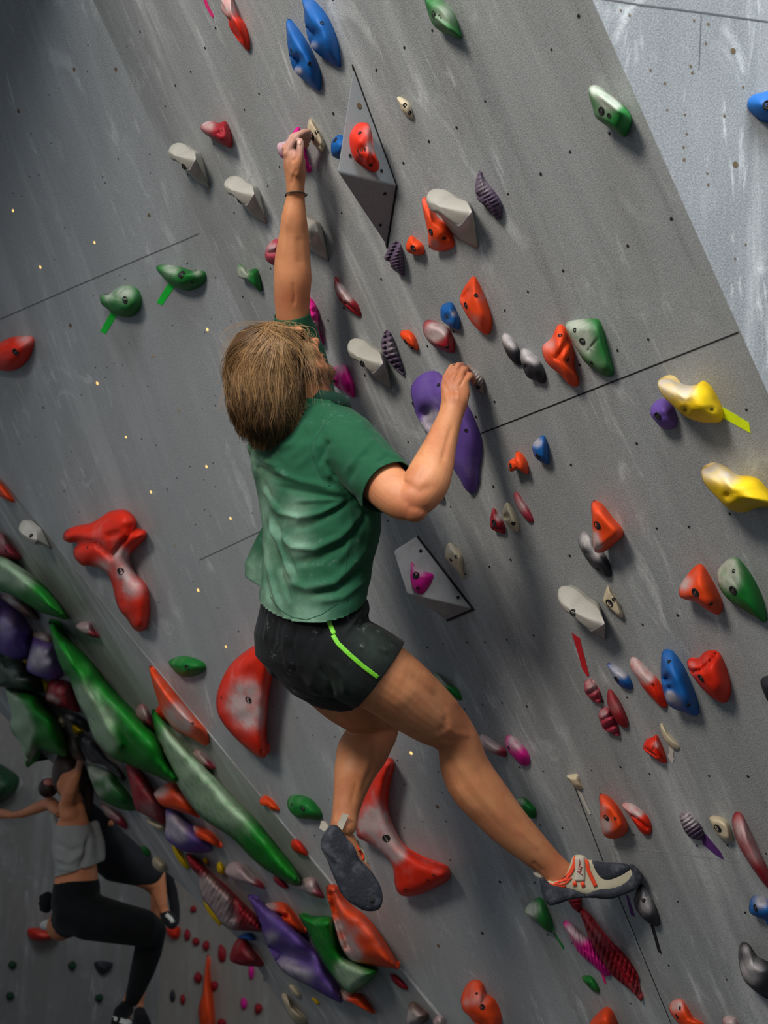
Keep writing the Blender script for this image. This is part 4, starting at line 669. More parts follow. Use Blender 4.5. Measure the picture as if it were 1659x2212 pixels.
H('S', 'i', 'maroon', [(525, 1090), (550, 1082), (590, 1120), (615, 1160), (570, 1150), (535, 1120)], .09, 'small dark red hold next to the green blade tail')
H('S', 'i', 'rose', [(663, 1140), (690, 1110), (740, 1092), (775, 1110), (800, 1160), (830, 1215), (780, 1210), (720, 1185), (675, 1160)], .14, 'white chalked hold with dark point near the trailing toe', chalk=[(710, 1135, 75, 1)])
H('S', 't', 'purple', [(440, 240), (500, 260), (560, 300), (640, 350), (740, 440), (830, 540), (890, 620), (950, 720), (1000, 800), (1030, 905), (960, 880), (870, 830), (780, 780), (700, 740), (640, 690), (600, 620), (560, 540), (530, 460), (490, 340)], .32,
  'huge purple volume with chalky bowl beneath the red fin', chalk=[(590, 500, 50, .6), (680, 690, 80, .7), (800, 740, 70, .5)], mode='f', N=80, creases=[([(620, 590), (800, 650)], 50, .06)], name='climbing_volume', cat='climbing volume')
H('S', 't', 'orange', [(535, 320), (570, 290), (660, 285), (720, 340), (780, 420), (808, 475), (740, 460), (660, 415), (580, 380)], .18, 'orange hold with tan nose resting on the huge purple volume', chalk=[(570, 310, 50, .8)], creases=[([(560, 345), (680, 370)], 12, .03)], rim=.95)
H('S', 't', 'lime', [(760, 360), (850, 368), (960, 375), (990, 460), (1020, 580), (1080, 640), (1190, 680), (1245, 700), (1235, 730), (1190, 780), (1095, 845), (1060, 840), (1000, 780), (900, 640), (820, 480)], .28, 'green angular volume with pale chalked foot', chalk=[(1080, 740, 90, .9), (1030, 690, 50, .5)], mode='f', N=70, name='climbing_volume', cat='climbing volume')
H('S', 't', 'orange', [(928, 185), (945, 175), (975, 170), (1000, 190), (1030, 250), (1090, 310), (1160, 360), (1230, 440), (1310, 560), (1380, 690), (1330, 690), (1200, 670), (1100, 650), (1050, 610), (1010, 540), (980, 450), (960, 340), (935, 260)], .30,
  'large orange red fin volume below the trailing foot', chalk=[(1000, 430, 45, .8), (1040, 560, 60, .9), (1100, 610, 60, .7), (1090, 470, 50, .4)], mode='f', N=80, creases=[([(960, 230), (1010, 420), (1060, 560)], 16, .03)], name='climbing_volume', cat='climbing volume')
H('L', 'i', 'orange', [(445, 625), (465, 608), (485, 605), (530, 640), (565, 695), (520, 690), (480, 665), (450, 660)], .07, 'tiny orange knob near the small green hold', bump=.3)
H('S', 'i', 'red', [(630, 890), (650, 865), (690, 890), (730, 960), (690, 955), (645, 930)], .07, 'small red hold beside the trailing heel')
H('S', 'i', 'maroon', [(1225, 1670), (1260, 1680), (1310, 1730), (1330, 1765), (1280, 1750), (1240, 1710)], .07, 'small dark red hold below the orange fin volume')
H('S', 't', 'orange', [(972, 850), (1000, 820), (1080, 850), (1140, 848), (1190, 910), (1228, 975), (1150, 940), (1060, 890), (1000, 880)], .12, 'orange hold with tan chalked nose under the pale foot', chalk=[(1010, 850, 60, .9)])
H('S', 't', 'cream', [(650, 860), (680, 850), (720, 920), (790, 990), (805, 1030), (740, 1030), (690, 960)], .12, 'large cream banana hold near the bottom edge')
H('S', 't', 'cream', [(697, 800), (720, 798), (765, 850), (768, 875), (720, 850)], .08, 'small cream wedge above the cream banana hold')
H('S', 't', 'yellow', [(838, 875), (862, 880), (885, 910), (868, 915)], .04, 'yellow fleck beside the cream wedge')
H('S', 't', 'brown', [(1425, 1000), (1440, 915), (1470, 900), (1530, 950), (1560, 980), (1530, 1035), (1440, 1045)], .1, 'pinkish hold with green and red flecks at the bottom edge', chalk=[(1450, 1000, 60, .8)])
H('S', 't', 'rose', [(1590, 1020), (1620, 980), (1650, 1000), (1660, 1050), (1600, 1060)], .07, 'pale chalked hold beside the pinkish one at the bottom', chalk=[(1620, 1010, 60, 1)])
H('S', 't', 'maroon', [(330, 630), (370, 520), (420, 510), (480, 580), (545, 670), (480, 680), (390, 670)], .2, 'dark red shaded hold hanging below the shell hold', bump=.2)
H('S', 't', 'blue', [(385, 500), (430, 475), (470, 480), (490, 520), (440, 515)], .1, 'dark blue hold between the shell and the purple volume')
# far walls
def blob(wall, x, y, rx, ry, col, label, h=.05, group=None):
    pts = [(x + rx * math.cos(a) * random.uniform(.85, 1.1), y + ry * math.sin(a) * random.uniform(.85, 1.1)) for a in np.linspace(0, 2 * math.pi, 8, endpoint=False)]
    return hold(wall, 'x', col, pts, h, label, N=20, K_=4, group=group)
for (x, y, lb) in ((27, 2084, 'green dot hold on the far grey wall under the red shoe'), (156, 2086, 'green dot hold beside the dark triangular hold'), (22, 2152, 'lowest green dot hold at the side photo edge'), (214, 2156, 'green dot hold directly below the dark triangular hold')):
    blob('B', x, y, 9, 10, 'darkgreen', lb, .08)
hold('B', 'x', 'black', [(204, 2078), (224, 2076), (243, 2080), (240, 2092), (222, 2106), (208, 2095)], .12, 'dark triangular hold on the far grey wall')
hold('B', 'x', 'darkgreen', [(-30, 1640), (0, 1650), (25, 1665), (42, 1682), (32, 1712), (0, 1737), (-30, 1745)], .35, 'big dark green volume at the side photo edge', name='climbing_volume', cat='climbing volume')
kt_ = lambda x, y: (180 + x / 5.53, 1850 + y / 5.53)
for (x, y, rx, ry, c_, lb) in ((1316, 632, 7, 8, 'maroon', 'crimson dot hold beside the dark shadowed arm'), (1240, 940, 7, 14, 'maroon', 'first red drop hold in the arc beside the black knee'), (1345, 1022, 8, 10, 'maroon', 'second red drop hold in that arc'),
        (1465, 1072, 8, 12, 'maroon', 'red drop hold just above the orange bottle shape'), (1640, 1150, 6, 20, 'maroon', 'long red drop hold past the orange bottle shape'), (1370, 1450, 9, 13, 'maroon', 'red round hold touching the orange bottle neck'),
        (1565, 1545, 9, 11, 'maroon', 'red round hold across the orange bottle neck'), (1185, 1712, 6, 13, 'maroon', 'small red hold beside the black sliver'), (1062, 1670, 6, 15, 'black', 'black sliver hold on the far beige wall'),
        (1650, 1985, 10, 8, 'maroon', 'red hold at the bottom beside the bottle base')):
    q = kt_(x, y); blob('K', q[0], q[1], rx, ry, c_, lb, .08)
tt_ = lambda x, y: (380 + x / 2.86, 1850 + y / 2.86)
for (x, y, rx, ry, c_, lb) in ((418, 910, 7, 14, 'pink', 'magenta hold on the far beige wall'), (508, 940, 9, 13, 'maroon', 'red heart shaped hold beside the magenta one'), (465, 715, 6, 18, 'pink', 'magenta streak hold below the shaded red one'), (290, 608, 7, 18, 'maroon', 'tall red drop hold nearer the shaded red one'), (563, 742, 8, 7, 'orange', 'small orange hold at the foot of the low strip')):
    q = tt_(x, y); blob('K', q[0], q[1], rx, ry, c_, lb, .08)
hold('K', 'x', 'orange', [(448, 2060), (453, 2090), (458, 2130), (462, 2165), (465, 2212), (460, 2240), (436, 2240), (432, 2212), (428, 2180), (436, 2150), (441, 2110)], .2, 'tall orange bottle shaped volume on the far beige wall', name='climbing_volume', cat='climbing volume', K_=6)
hold('B', 'x', 'red', [(58, 2012), (68, 2004), (95, 2006), (120, 2012), (130, 2022), (100, 2032), (68, 2030)], .3, 'red foothold under the far climber trailing shoe')
hold('K', 'x', 'red', [(360, 2004), (372, 2000), (388, 2004), (387, 2025), (375, 2030), (362, 2020)], .3, 'red foothold under the shorts wearing far climber')
# ------------------------------------------------------------------ people
def tube(st, n=20, cap=True):
    """st: (x, y, depth, half width px, depth ratio) stations, or (x, y, depth, A, B) with A, B explicit half axes (vectors, m).
    rings follow the path; first half axis lies in the picture plane across the path, second along the view"""
    c = np.array([P(s[0], s[1], s[2]) for s in st]); V, F = [], []
    m = len(st); T = np.gradient(c, axis=0)
    for k, s in enumerate(st):
        t = unit(T[k])
        if np.ndim(s[3]) == 0:
            vd = unit(c[k]); a = unit(np.cross(t, vd)); b = unit(np.cross(t, a)); r = s[3] * s[2] / FPX; A, Bv = a * r, b * r * (s[4] if len(s) > 4 else 1.0)
        else: A, Bv = np.asarray(s[3], float), np.asarray(s[4], float)
        V += [c[k] + A * math.cos(q) + Bv * math.sin(q) for q in np.linspace(0, 2 * math.pi, n, endpoint=False)]
    for k in range(m - 1): F += [(k * n + i, k * n + (i + 1) % n, (k + 1) * n + (i + 1) % n, (k + 1) * n + i) for i in range(n)]
    # rounded ends
    for k, sg in ((0, -1), (m - 1, 1)):
        t = unit(T[k]) * sg; ring = np.array(V[k * n:(k + 1) * n]); r = np.linalg.norm(ring - c[k], axis=1).mean(); prev = k * n
        if cap:
            for f, h in ((.85, .45), (.5, .8)):
                idx = len(V); V += list(c[k] + (ring - c[k]) * f + t * r * h * .8)
                F += [(prev + i, prev + (i + 1) % n, idx + (i + 1) % n, idx + i) for i in range(n)]; prev = idx
        idx = len(V); V.append(c[k] + t * (r * .8 if cap else 0)); F += [(prev + i, prev + (i + 1) % n, idx) for i in range(n)]
    return np.array(V), F
def densify(st, k=4):
    """smooth Catmull-Rom refinement of scalar stations"""
    S_ = np.array([list(s) + [1.0] * (5 - len(s)) for s in st], float); out = []
    for i in range(len(S_) - 1):
        p0, p1, p2, p3 = S_[max(i - 1, 0)], S_[i], S_[i + 1], S_[min(i + 2, len(S_) - 1)]
        for t in np.linspace(0, 1, k, endpoint=False):
            out.append(.5 * ((2 * p1) + (-p0 + p2) * t + (2 * p0 - 5 * p1 + 4 * p2 - p3) * t * t + (-p0 + 3 * p1 - 3 * p2 + p3) * t ** 3))
    out.append(S_[-1]); return [tuple(o) for o in out]
def ell(c, a, b, d, n=16):
    """ellipsoid with half axis vectors a, b, d"""
    c, a, b, d = [np.asarray(q, float) for q in (c, a, b, d)]; V, F = [], []; m = n // 2
    for j in range(1, m):
        ph = math.pi * j / m
        V += [c + d * math.cos(ph) + math.sin(ph) * (a * math.cos(q) + b * math.sin(q)) for q in np.linspace(0, 2 * math.pi, n, endpoint=False)]
    for j in range(m - 2): F += [(j * n + i, j * n + (i + 1) % n, (j + 1) * n + (i + 1) % n, (j + 1) * n + i) for i in range(n)]
    V += [c + d, c - d]; t = len(V); F += [(i, (i + 1) % n, t - 2) for i in range(n)] + [((m - 2) * n + i, (m - 2) * n + (i + 1) % n, t - 1) for i in range(n)]
    return np.array(V), F
def ball(c, r): return ell(c, (r, 0, 0), (0, r, 0), (0, 0, r))
def fuse(parts, voxel, smooth=4, cuts=()):
    """union of closed solids -> one continuous surface (camera-frame V, F)"""
    import bmesh
    V, F = [], []; 
    for v, f in parts: k = len(V); V += [tuple(q) for q in v]; F += [tuple(i + k for i in g) for g in f]
    me = bpy.data.meshes.new('tmp'); me.from_pydata(V, [], F); me.update(); bm = bmesh.new(); bm.from_mesh(me)
    bmesh.ops.recalc_face_normals(bm, faces=bm.faces); bm.to_mesh(me); bm.free()
    o = bpy.data.objects.new('tmp', me); C.objects.link(o)
    r = o.modifiers.new('r', 'REMESH'); r.mode = 'VOXEL'; r.voxel_size = voxel; r.adaptivity = 0
    s = o.modifiers.new('s', 'SMOOTH'); s.factor = .5; s.iterations = smooth
    dg = bpy.context.evaluated_depsgraph_get(); m2 = bpy.data.meshes.new_from_object(o.evaluated_get(dg))
    n = len(m2.vertices); A = np.empty(n * 3); m2.vertices.foreach_get('co', A); A = A.reshape(-1, 3)
    Fs = [tuple(p.vertices) for p in m2.polygons]
    bpy.data.objects.remove(o); bpy.data.meshes.remove(me); bpy.data.meshes.remove(m2)
    return A, Fs
def cut(V, F, planes):
    """drop faces whose centre lies beyond any (point, normal, [centre, radius]) plane"""
    Fa = np.array([f if len(f) == 4 else tuple(f) + (f[-1],) for f in F]); keep = np.ones(len(Fa), bool); V = V.copy()
    for p, n, c, r in planes:
        n = unit(n); sd = (V - p) @ n; inr = np.linalg.norm(V - c, axis=1) < r; beyond = (sd > 0) & inr
        keep &= ~beyond[Fa].all(1); mv = np.zeros(len(V), bool); mv[Fa[keep & beyond[Fa].any(1)].ravel()] = True; mv &= beyond
        V[mv] -= sd[mv][:, None] * n
    F2 = [f for f, k in zip(F, keep) if k]; used = sorted({i for f in F2 for i in f}); mp = {u: i for i, u in enumerate(used)}
    return V[used], [tuple(mp[i] for i in f) for f in F2]
def vnormals(V, F):
    Fa = np.array([f if len(f) == 4 else tuple(f) + (f[-1],) for f in F]); fn = np.cross(V[Fa[:, 2]] - V[Fa[:, 0]], V[Fa[:, 3]] - V[Fa[:, 1]])
    N = np.zeros_like(V)
    for k in range(4): np.add.at(N, Fa[:, k], fn)
    N /= np.linalg.norm(N, axis=1)[:, None] + 1e-12
    return N
def sculpt(V, F, lines, facing=True):
    """push the surface in or out along its normal near traced fold lines: (points px, width px, amount m)"""
    N = vnormals(V, F); Q = proj(V); fr = ((N * V).sum(1) < 0).astype(float) if facing else np.ones(len(V))
    D = np.zeros(len(V))
    for pts, w, a in lines:
        p = np.array(pts, float); best = np.full(len(V), 1e9); fade = np.ones(len(V))
        L_ = len(p) - 1
        for i in range(L_):
            e = p[i + 1] - p[i]; t = np.clip(((Q - p[i]) @ e) / (e @ e), 0, 1); d = np.linalg.norm(Q - p[i] - t[:, None] * e, axis=1)
            s = (i + t) / L_; fd = np.clip(np.minimum(s, 1 - s) * 5 + .25, 0, 1); m = d < best; best[m] = d[m]; fade[m] = fd[m]
        D += a * np.exp(-(best / w) ** 2) * fade
    return V + N * (D * fr)[:, None]
def strip_on(name, V, F, pts, w, mat, parent, lift=.0015, thick=.0015, step=4, bvh=None):
    """ribbon laid on a surface along a traced path"""
    bvh = bvh or BVHTree.FromPolygons([Vector(v) for v in V], F)
    p = np.array(pts, float); seg = np.linalg.norm(np.diff(p, axis=0), axis=1); s = np.concatenate([[0], np.cumsum(seg)]); n = max(3, int(s[-1] / step))
    t = np.linspace(0, s[-1], n); X = np.stack([np.interp(t, s, p[:, 0]), np.interp(t, s, p[:, 1])], 1)
    T = np.gradient(X, axis=0); T /= np.linalg.norm(T, axis=1)[:, None]; Nn = np.stack([-T[:, 1], T[:, 0]], 1)
    rows = []
    for k in range(n):
        row = []
        for f in (-1, -.5, 0, .5, 1):
            q = X[k] + Nn[k] * w / 2 * f; d = ray(*q); h = bvh.ray_cast(Vector((0, 0, 0)), Vector(d / np.linalg.norm(d)))
            row.append(None if h[0] is None else np.array(h[0]) - unit(d) * lift)
        rows.append(row)
    ok = [r for r in rows if r[2] is not None]
    if len(ok) < 2: return None
    Vv = []
    for r in ok:
        c = r[2]
        for q in r: Vv.append(q if q is not None and np.linalg.norm(q - c) < .03 + w * .002 else c)
    top = np.array(Vv); bot = top + unit(top.mean(0)) * (thick + lift); m = len(top); Fn = []
    for k in range(len(ok) - 1):
        for j in range(4): a = k * 5 + j; Fn += [(a, a + 1, a + 6, a + 5), (m + a, m + a + 5, m + a + 6, m + a + 1)]
        Fn += [(k * 5, k * 5 + 5, m + k * 5 + 5, m + k * 5), (k * 5 + 4, m + k * 5 + 4, m + k * 5 + 9, k * 5 + 9)]
    Fn += [(j, m + j, m + j + 1, j + 1) for j in range(4)] + [((len(ok) - 1) * 5 + j, (len(ok) - 1) * 5 + j + 1, m + (len(ok) - 1) * 5 + j + 1, m + (len(ok) - 1) * 5 + j) for j in range(4)]
    return mesh_obj(name, np.vstack([top, bot]), Fn, mat, parent)
def near(V, pts, r):
    a = np.zeros(len(V))
    for x, y, d, s in pts: a = np.maximum(a, np.exp(-(np.linalg.norm(V - P(x, y, d), axis=1) / (r * s)) ** 2))
    return a

# ---- materials
def skin_mat(name, base, red, sss=.08):
    m = Nd(name); n1 = m.noise(14, 4, .6); n2 = m.noise(160, 3, .7, off=2); n3 = m.noise(5, 2, off=6)
    c = m.mix(m.ramp(n1, .35, .7, 0, .45), base, red); c = m.mix(m.math('MULTIPLY', m.attr('flush'), .7), c, red)
    c = m.mix(m.ramp(n2, .45, .75, 0, .22), c, tuple(x * .55 for x in base[:3]) + (1,))
    c = m.mix(m.math('MULTIPLY', m.attr('beard'), m.ramp(n2, .3, .55, .55, 1)), c, srgb(74, 50, 34))
    c = m.mix(m.math('MULTIPLY', m.attr('dust_or_lit'), m.ramp(n1, .3, .6, .35, .8)), c, srgb(176, 152, 148))
    m.b.inputs['Subsurface Weight'].default_value = sss; m.b.inputs['Subsurface Radius'].default_value = (1, .35, .2); m.b.inputs['Subsurface Scale'].default_value = .008
    m.bump(n2, .12, .001); return m.set(c, .52, 0, .35)
SKIN = skin_mat('climber_skin', srgb(198, 134, 92), srgb(166, 90, 60))
def cloth(name, c, rough=.9, weave=900, chalky=.25, var=.5, sheen=.05):
    m = Nd(name); n1 = m.noise(7, 4, .6); n2 = m.noise(weave, 2, .8); n3 = m.noise(45, 5, .7, off=5); n4 = m.noise(2.5, 2, off=9)
    k = m.mix(m.ramp(n2, .3, .7, 0, var), c, tuple(x * .55 for x in c[:3]) + (1,))
    k = m.mix(m.math('MULTIPLY', m.ramp(n1, .45, .75), .25), k, tuple(min(1, x * 1.6 + .01) for x in c[:3]) + (1,))
    k = m.mix(m.math('MULTIPLY', m.math('MULTIPLY', m.ramp(n3, .56, .74), m.ramp(n1, .4, .62)), chalky), k, (.55, .6, .55, 1))
    k = m.mix(m.math('MULTIPLY', m.attr('dust_or_lit'), m.ramp(n3, .2, .8, .5, .9), True), k, (.27, .42, .31, 1))  # paler green: dust, and on the shirt its worn and lit side
    m.bump(n2, .25, .0008); m.b.inputs['Sheen Weight'].default_value = sheen
    return m.set(k, rough, 0, .15)
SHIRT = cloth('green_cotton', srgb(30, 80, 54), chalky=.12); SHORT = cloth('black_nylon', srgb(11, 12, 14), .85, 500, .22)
COLLAR = cloth('green_rib_knit', srgb(16, 48, 36))

# ---- head frame (camera axes): up of the head, facing, and his right
hU = unit((-.58, -.707, -.405)); hF = unit((.58, -.707, .405)); hR = unit(np.cross(hU, hF)); hR = hR if hR[2] < 0 else -hR
hC = P(598, 787, 2.60)
def HP(f, u, r): return hC + hF * f + hU * u + hR * r
TR = unit((.60, 0.03, -.80)); TF = unit((.80, 0.0, .60))     # torso right and facing
Z = lambda v, k: np.asarray(v) * k
body = []
body += [tube([(672, 885, 2.66, Z(TR, .075), Z(TF, .062)), (672, 930, 2.67, Z(TR, .165), Z(TF, .085)), (670, 985, 2.67, Z(TR, .165), Z(TF, .105)), (682, 1060, 2.66, Z(TR, .150), Z(TF, .108)),
               (688, 1150, 2.65, Z(TR, .138), Z(TF, .10)), (683, 1250, 2.65, Z(TR, .124), Z(TF, .086)), (676, 1340, 2.66, Z(TR, .132), Z(TF, .092)), (676, 1400, 2.67, Z(TR, .138), Z(TF, .102)), (690, 1450, 2.68, Z(TR, .12), Z(TF, .09))], 28)]
body += [tube(densify([(655, 800, 2.61, 47), (668, 845, 2.63, 45), (676, 900, 2.66, 52)]))]                       # neck
body += [ell(HP(-.005, .016, 0), hF * .088, hU * .084, hR * .070), ell(HP(.045, -.045, 0), hF * .052, hU * .075, hR * .057), ell(HP(.078, -.098, 0), hF * .026, hU * .024, hR * .028),
         ell(HP(.035, -.075, .03), hF * .05, hU * .03, hR * .022), ell(HP(.035, -.075, -.03), hF * .05, hU * .03, hR * .022),   # jaw
         ell(HP(.060, -.03, .034), hF * .028, hU * .03, hR * .024), ell(HP(.060, -.03, -.034), hF * .028, hU * .03, hR * .024),  # cheeks
         ell(HP(.080, .025, 0), hF * .014, hU * .014, hR * .048), ell(HP(.094, -.004, 0), hF * .012, hU * .03, hR * .009),
         ell(HP(.108, -.030, 0), hF * .017, hU * .012, hR * .012), ell(HP(.098, -.033, .012), hF * .010, hU * .008, hR * .007), ell(HP(.098, -.033, -.012), hF * .010, hU * .008, hR * .007),
         ell(HP(.092, -.058, 0), hF * .013, hU * .007, hR * .024), ell(HP(.090, -.070, 0), hF * .013, hU * .007, hR * .021),
         ell(HP(-.014, -.030, .060), hF * .018, hU * .030, hR * .009)]
# raised (left) arm
body += [tube(densify([(672, 880, 2.82, 60), (655, 800, 2.85, 52), (640, 730, 2.83, 43), (632, 680, 2.80, 37), (631, 640, 2.78, 39), (632, 600, 2.76, 41), (632, 560, 2.745, 38.5), (635, 506, 2.72, 32), (635, 470, 2.70, 27.5), (638, 427, 2.685, 20.5), (638, 405, 2.68, 19.5)], 4), 24)]
body += [tube([(638, 415, 2.68, 19.5, 1.25), (638, 395, 2.675, 20.5, 1.4), (638, 375, 2.67, 23, 1.5), (636, 352, 2.665, 25, 1.55), (630, 334, 2.66, 20, 1.7), (622, 326, 2.66, 11, 2.6)], 20)]
def finger(J, w=(8.4, 8.0, 7.2, 6.2)):
    st = [(j[0], j[1], j[2], w[i]) for i, j in enumerate(J)]; return [tube(densify(st, 3), 12)] + [ball(P(*j), w[i] * 1.08 * j[2] / FPX) for i, j in enumerate(J[1:-1], 1)]
LF = [[(618, 334, 2.635), (636, 300, 2.632), (654, 287, 2.64), (668, 284, 2.655)], [(616, 330, 2.653), (632, 297, 2.655), (652, 291, 2.66), (670, 291, 2.672)],
      [(618, 332, 2.672), (634, 302, 2.675), (652, 301, 2.68), (667, 303, 2.688)], [(620, 338, 2.688), (636, 313, 2.692), (650, 312, 2.695), (664, 313, 2.70)]]
for f in LF: body += finger(f)
body += [tube(densify([(640, 372, 2.645, 15), (645, 348, 2.628, 11.5), (648, 326, 2.622, 8.8), (649, 313, 2.622, 8.2), (649, 303, 2.624, 6.6)], 3), 14)]
# bent (right) arm
body += [tube(densify([(712, 930, 2.60, 56), (745, 955, 2.56, 60), (790, 1000, 2.50, 56), (838, 1052, 2.44, 51), (868, 1078, 2.41, 46), (890, 1092, 2.39, 37)], 4), 26),
         ell(P(893, 1098, 2.385), (.022, .022, 0), (-.02, .02, 0), (0, 0, .026)),
         tube(densify([(876, 1082, 2.395, 36), (900, 1072, 2.395, 45), (920, 1043, 2.405, 50), (936, 1005, 2.43, 45), (950, 965, 2.46, 36), (964, 925, 2.49, 29.5), (975, 893, 2.51, 27), (982, 870, 2.52, 29)], 4), 26)]
body += [tube([(975, 893, 2.51, 27, .75), (981, 872, 2.518, 29, .65), (984, 850, 2.525, 31.5, .55), (982, 833, 2.53, 32, .5), (976, 822, 2.535, 27, .45)], 20)]
RF = [[(960, 826, 2.552), (976, 794, 2.568), (996, 795, 2.60), (1010, 803, 2.625)], [(964, 826, 2.540), (990, 790, 2.552), (1008, 797, 2.59), (1018, 808, 2.617)],
      [(980, 832, 2.530), (1004, 798, 2.545), (1016, 808, 2.583), (1023, 820, 2.612)], [(996, 838, 2.525), (1015, 812, 2.540), (1023, 823, 2.575), (1028, 834, 2.605)]]
for f in RF: body += finger(f, (7.9, 7.9, 7.0, 6.0))
body += [tube(densify([(965, 862, 2.54, 13), (978, 842, 2.565, 9.5), (995, 825, 2.59, 8.5), (1008, 815, 2.61, 6.5)], 3), 12)]
# near (right) leg
body += [tube(densify([(705, 1405, 2.61, 70), (755, 1425, 2.61, 77), (800, 1447, 2.62, 80), (850, 1480, 2.65, 76), (895, 1517, 2.69, 70), (935, 1548, 2.73, 62), (968, 1574, 2.76, 51), (990, 1605, 2.78, 47), (1002, 1650, 2.80, 52), (1018, 1685, 2.81, 55), (1043, 1718, 2.82, 54), (1098, 1782, 2.84, 46),
                       (1150, 1832, 2.86, 37), (1183, 1862, 2.87, 31), (1204, 1884, 2.875, 32)], 4), 28)]
body += [ell(P(982, 1556, 2.76), (.030, .022, 0), (-.016, .022, 0), (0, 0, .030)), ell(P(1196, 1872, 2.855), (.013, 0, 0), (0, .017, 0), (0, 0, .010))]
body += [tube([(1185, 1898, 2.88, 24, 1.1), (1215, 1897, 2.875, 34, .95), (1260, 1900, 2.875, 30, 1.1), (1310, 1905, 2.875, 26, 1.3), (1350, 1905, 2.875, 20, 1.5)], 20)]
# far (left) leg
body += [tube(densify([(690, 1440, 2.76, 70), (735, 1490, 2.82, 66), (775, 1525, 2.90, 58), (808, 1552, 2.96, 50), (815, 1575, 2.98, 46), (800, 1596, 2.95, 52), (782, 1625, 2.92, 55), (770, 1655, 2.89, 48), (760, 1690, 2.86, 40), (752, 1725, 2.82, 33), (746, 1758, 2.79, 29), (742, 1785, 2.77, 29)], 4), 28)]
body += [tube([(735, 1800, 2.78, 24, 1.2), (752, 1840, 2.79, 28, 1.1), (775, 1885, 2.79, 27, .9), (800, 1935, 2.79, 20, .7)], 18)]
bV, bF = fuse(body, .0028, 4)
bV = sculpt(bV, bF, [
    # right forearm and elbow: muscle edges, tendon lines
    ([(905, 985), (925, 1000), (905, 1040)], 7, -.0022), ([(940, 910), (925, 960), (905, 1000)], 6, .0018), ([(955, 1000), (965, 960), (978, 915)], 6, -.0022), ([(872, 1040), (905, 1062), (935, 1050)], 9, -.002),
    ([(966, 870), (960, 845), (955, 830)], 3, .0014), ([(978, 868), (974, 846), (968, 830)], 3, .0014), ([(990, 866), (990, 848), (984, 836)], 3, .0012), ([(972, 850), (968, 838)], 3, -.0012), ([(986, 852), (982, 842)], 3, -.0012),
    ([(985, 786), (976, 800), (964, 820)], 2.2, -.0034), ([(999, 789), (990, 806), (979, 827)], 2.2, -.0034), ([(1011, 802), (1003, 816), (993, 835)], 2.2, -.0034), ([(956, 812), (962, 816)], 4, .002), ([(964, 822), (968, 826)], 4, .0018), ([(1020, 845), (1012, 880), (1000, 915)], 4, -.0015),
    ([(612, 318), (622, 305), (634, 292)], 2.2, -.0012), ([(646, 330), (651, 331)], 1.6, -.001), ([(646, 322), (651, 322)], 1.4, -.0008),
    # raised arm
    ([(634, 660), (637, 640), (632, 610)], 4, -.002), ([(612, 560), (616, 500), (626, 450)], 7, .0016), ([(650, 575), (645, 510)], 9, -.0022), ([(628, 400), (634, 380), (640, 366)], 3, -.0015),
    ([(630, 350), (640, 340), (642, 322)], 3, -.0022), ([(622, 372), (618, 350), (616, 338)], 3, .001),
    # near leg
    ([(930, 1605), (955, 1598), (975, 1600)], 6, -.003), ([(935, 1490), (960, 1530), (965, 1560)], 8, -.003), ([(990, 1520), (1010, 1560), (1015, 1590)], 9, -.0015), ([(965, 1570), (985, 1585), (1015, 1588)], 8, .002), ([(900, 1480), (850, 1530)], 18, .002),
    ([(985, 1640), (1040, 1720), (1100, 1790)], 10, .003), ([(1030, 1660), (1080, 1730), (1140, 1800)], 8, -.003), ([(960, 1640), (985, 1700), (1040, 1770)], 12, .003), ([(880, 1450), (930, 1500), (960, 1545)], 9, -.0035), ([(905, 1440), (960, 1500), (990, 1530)], 10, .0025), ([(940, 1585), (960, 1570), (965, 1550)], 7, -.003), ([(1120, 1790), (1165, 1835)], 6, .002), ([(1150, 1862), (1175, 1885)], 5, -.003),
    ([(735, 1530), (770, 1560), (800, 1570)], 7, -.003), ([(790, 1600), (800, 1640), (780, 1680)], 10, .003), ([(812, 1590), (806, 1650), (780, 1720)], 8, -.003), ([(770, 1690), (758, 1740)], 6, -.002), ([(735, 1640), (742, 1680)], 10, .002), ([(725, 1750), (722, 1775)], 3, .002)])
flush = near(bV, [(893, 1100, 2.37, 1), (990, 1560, 2.73, 1.3), (970, 820, 2.53, .9), (1010, 795, 2.55, .7), (640, 320, 2.64, 1), (680, 735, 2.66, .5), (1200, 1875, 2.85, 1), (632, 640, 2.75, .8), (815, 1580, 2.94, 1.2)], .045)
dust_or_lit = near(bV, [(640, 300, 2.64, 1.0), (620, 330, 2.65, .7), (645, 310, 2.63, .7), (668, 295, 2.66, .8), (955, 835, 2.55, .35), (1000, 805, 2.58, .6), (1020, 815, 2.6, .5)], .045)
beard = near(bV, [tuple(list(proj(HP(f, u, r))[0]) + [HP(f, u, r)[2], s]) for f, u, r, s in ((.10, -.10, 0, 1), (.085, -.085, .02, 1), (.07, -.10, .035, 1), (.05, -.09, .05, 1), (.03, -.07, .065, 1), (.10, -.052, .012, .45), (.015, -.045, .07, .9), (.0, -.02, .075, 1), (.06, -.12, .01, 1), (.04, -.11, .03, .9), (.085, -.085, -.02, 1))], .022)
man = mesh_obj('person', bV, bF, SKIN, attrs={'flush': flush, 'dust_or_lit': dust_or_lit, 'beard': beard})
tag(man, 'shaggy haired climber in green t-shirt and black shorts hanging off the overhang', 'person')
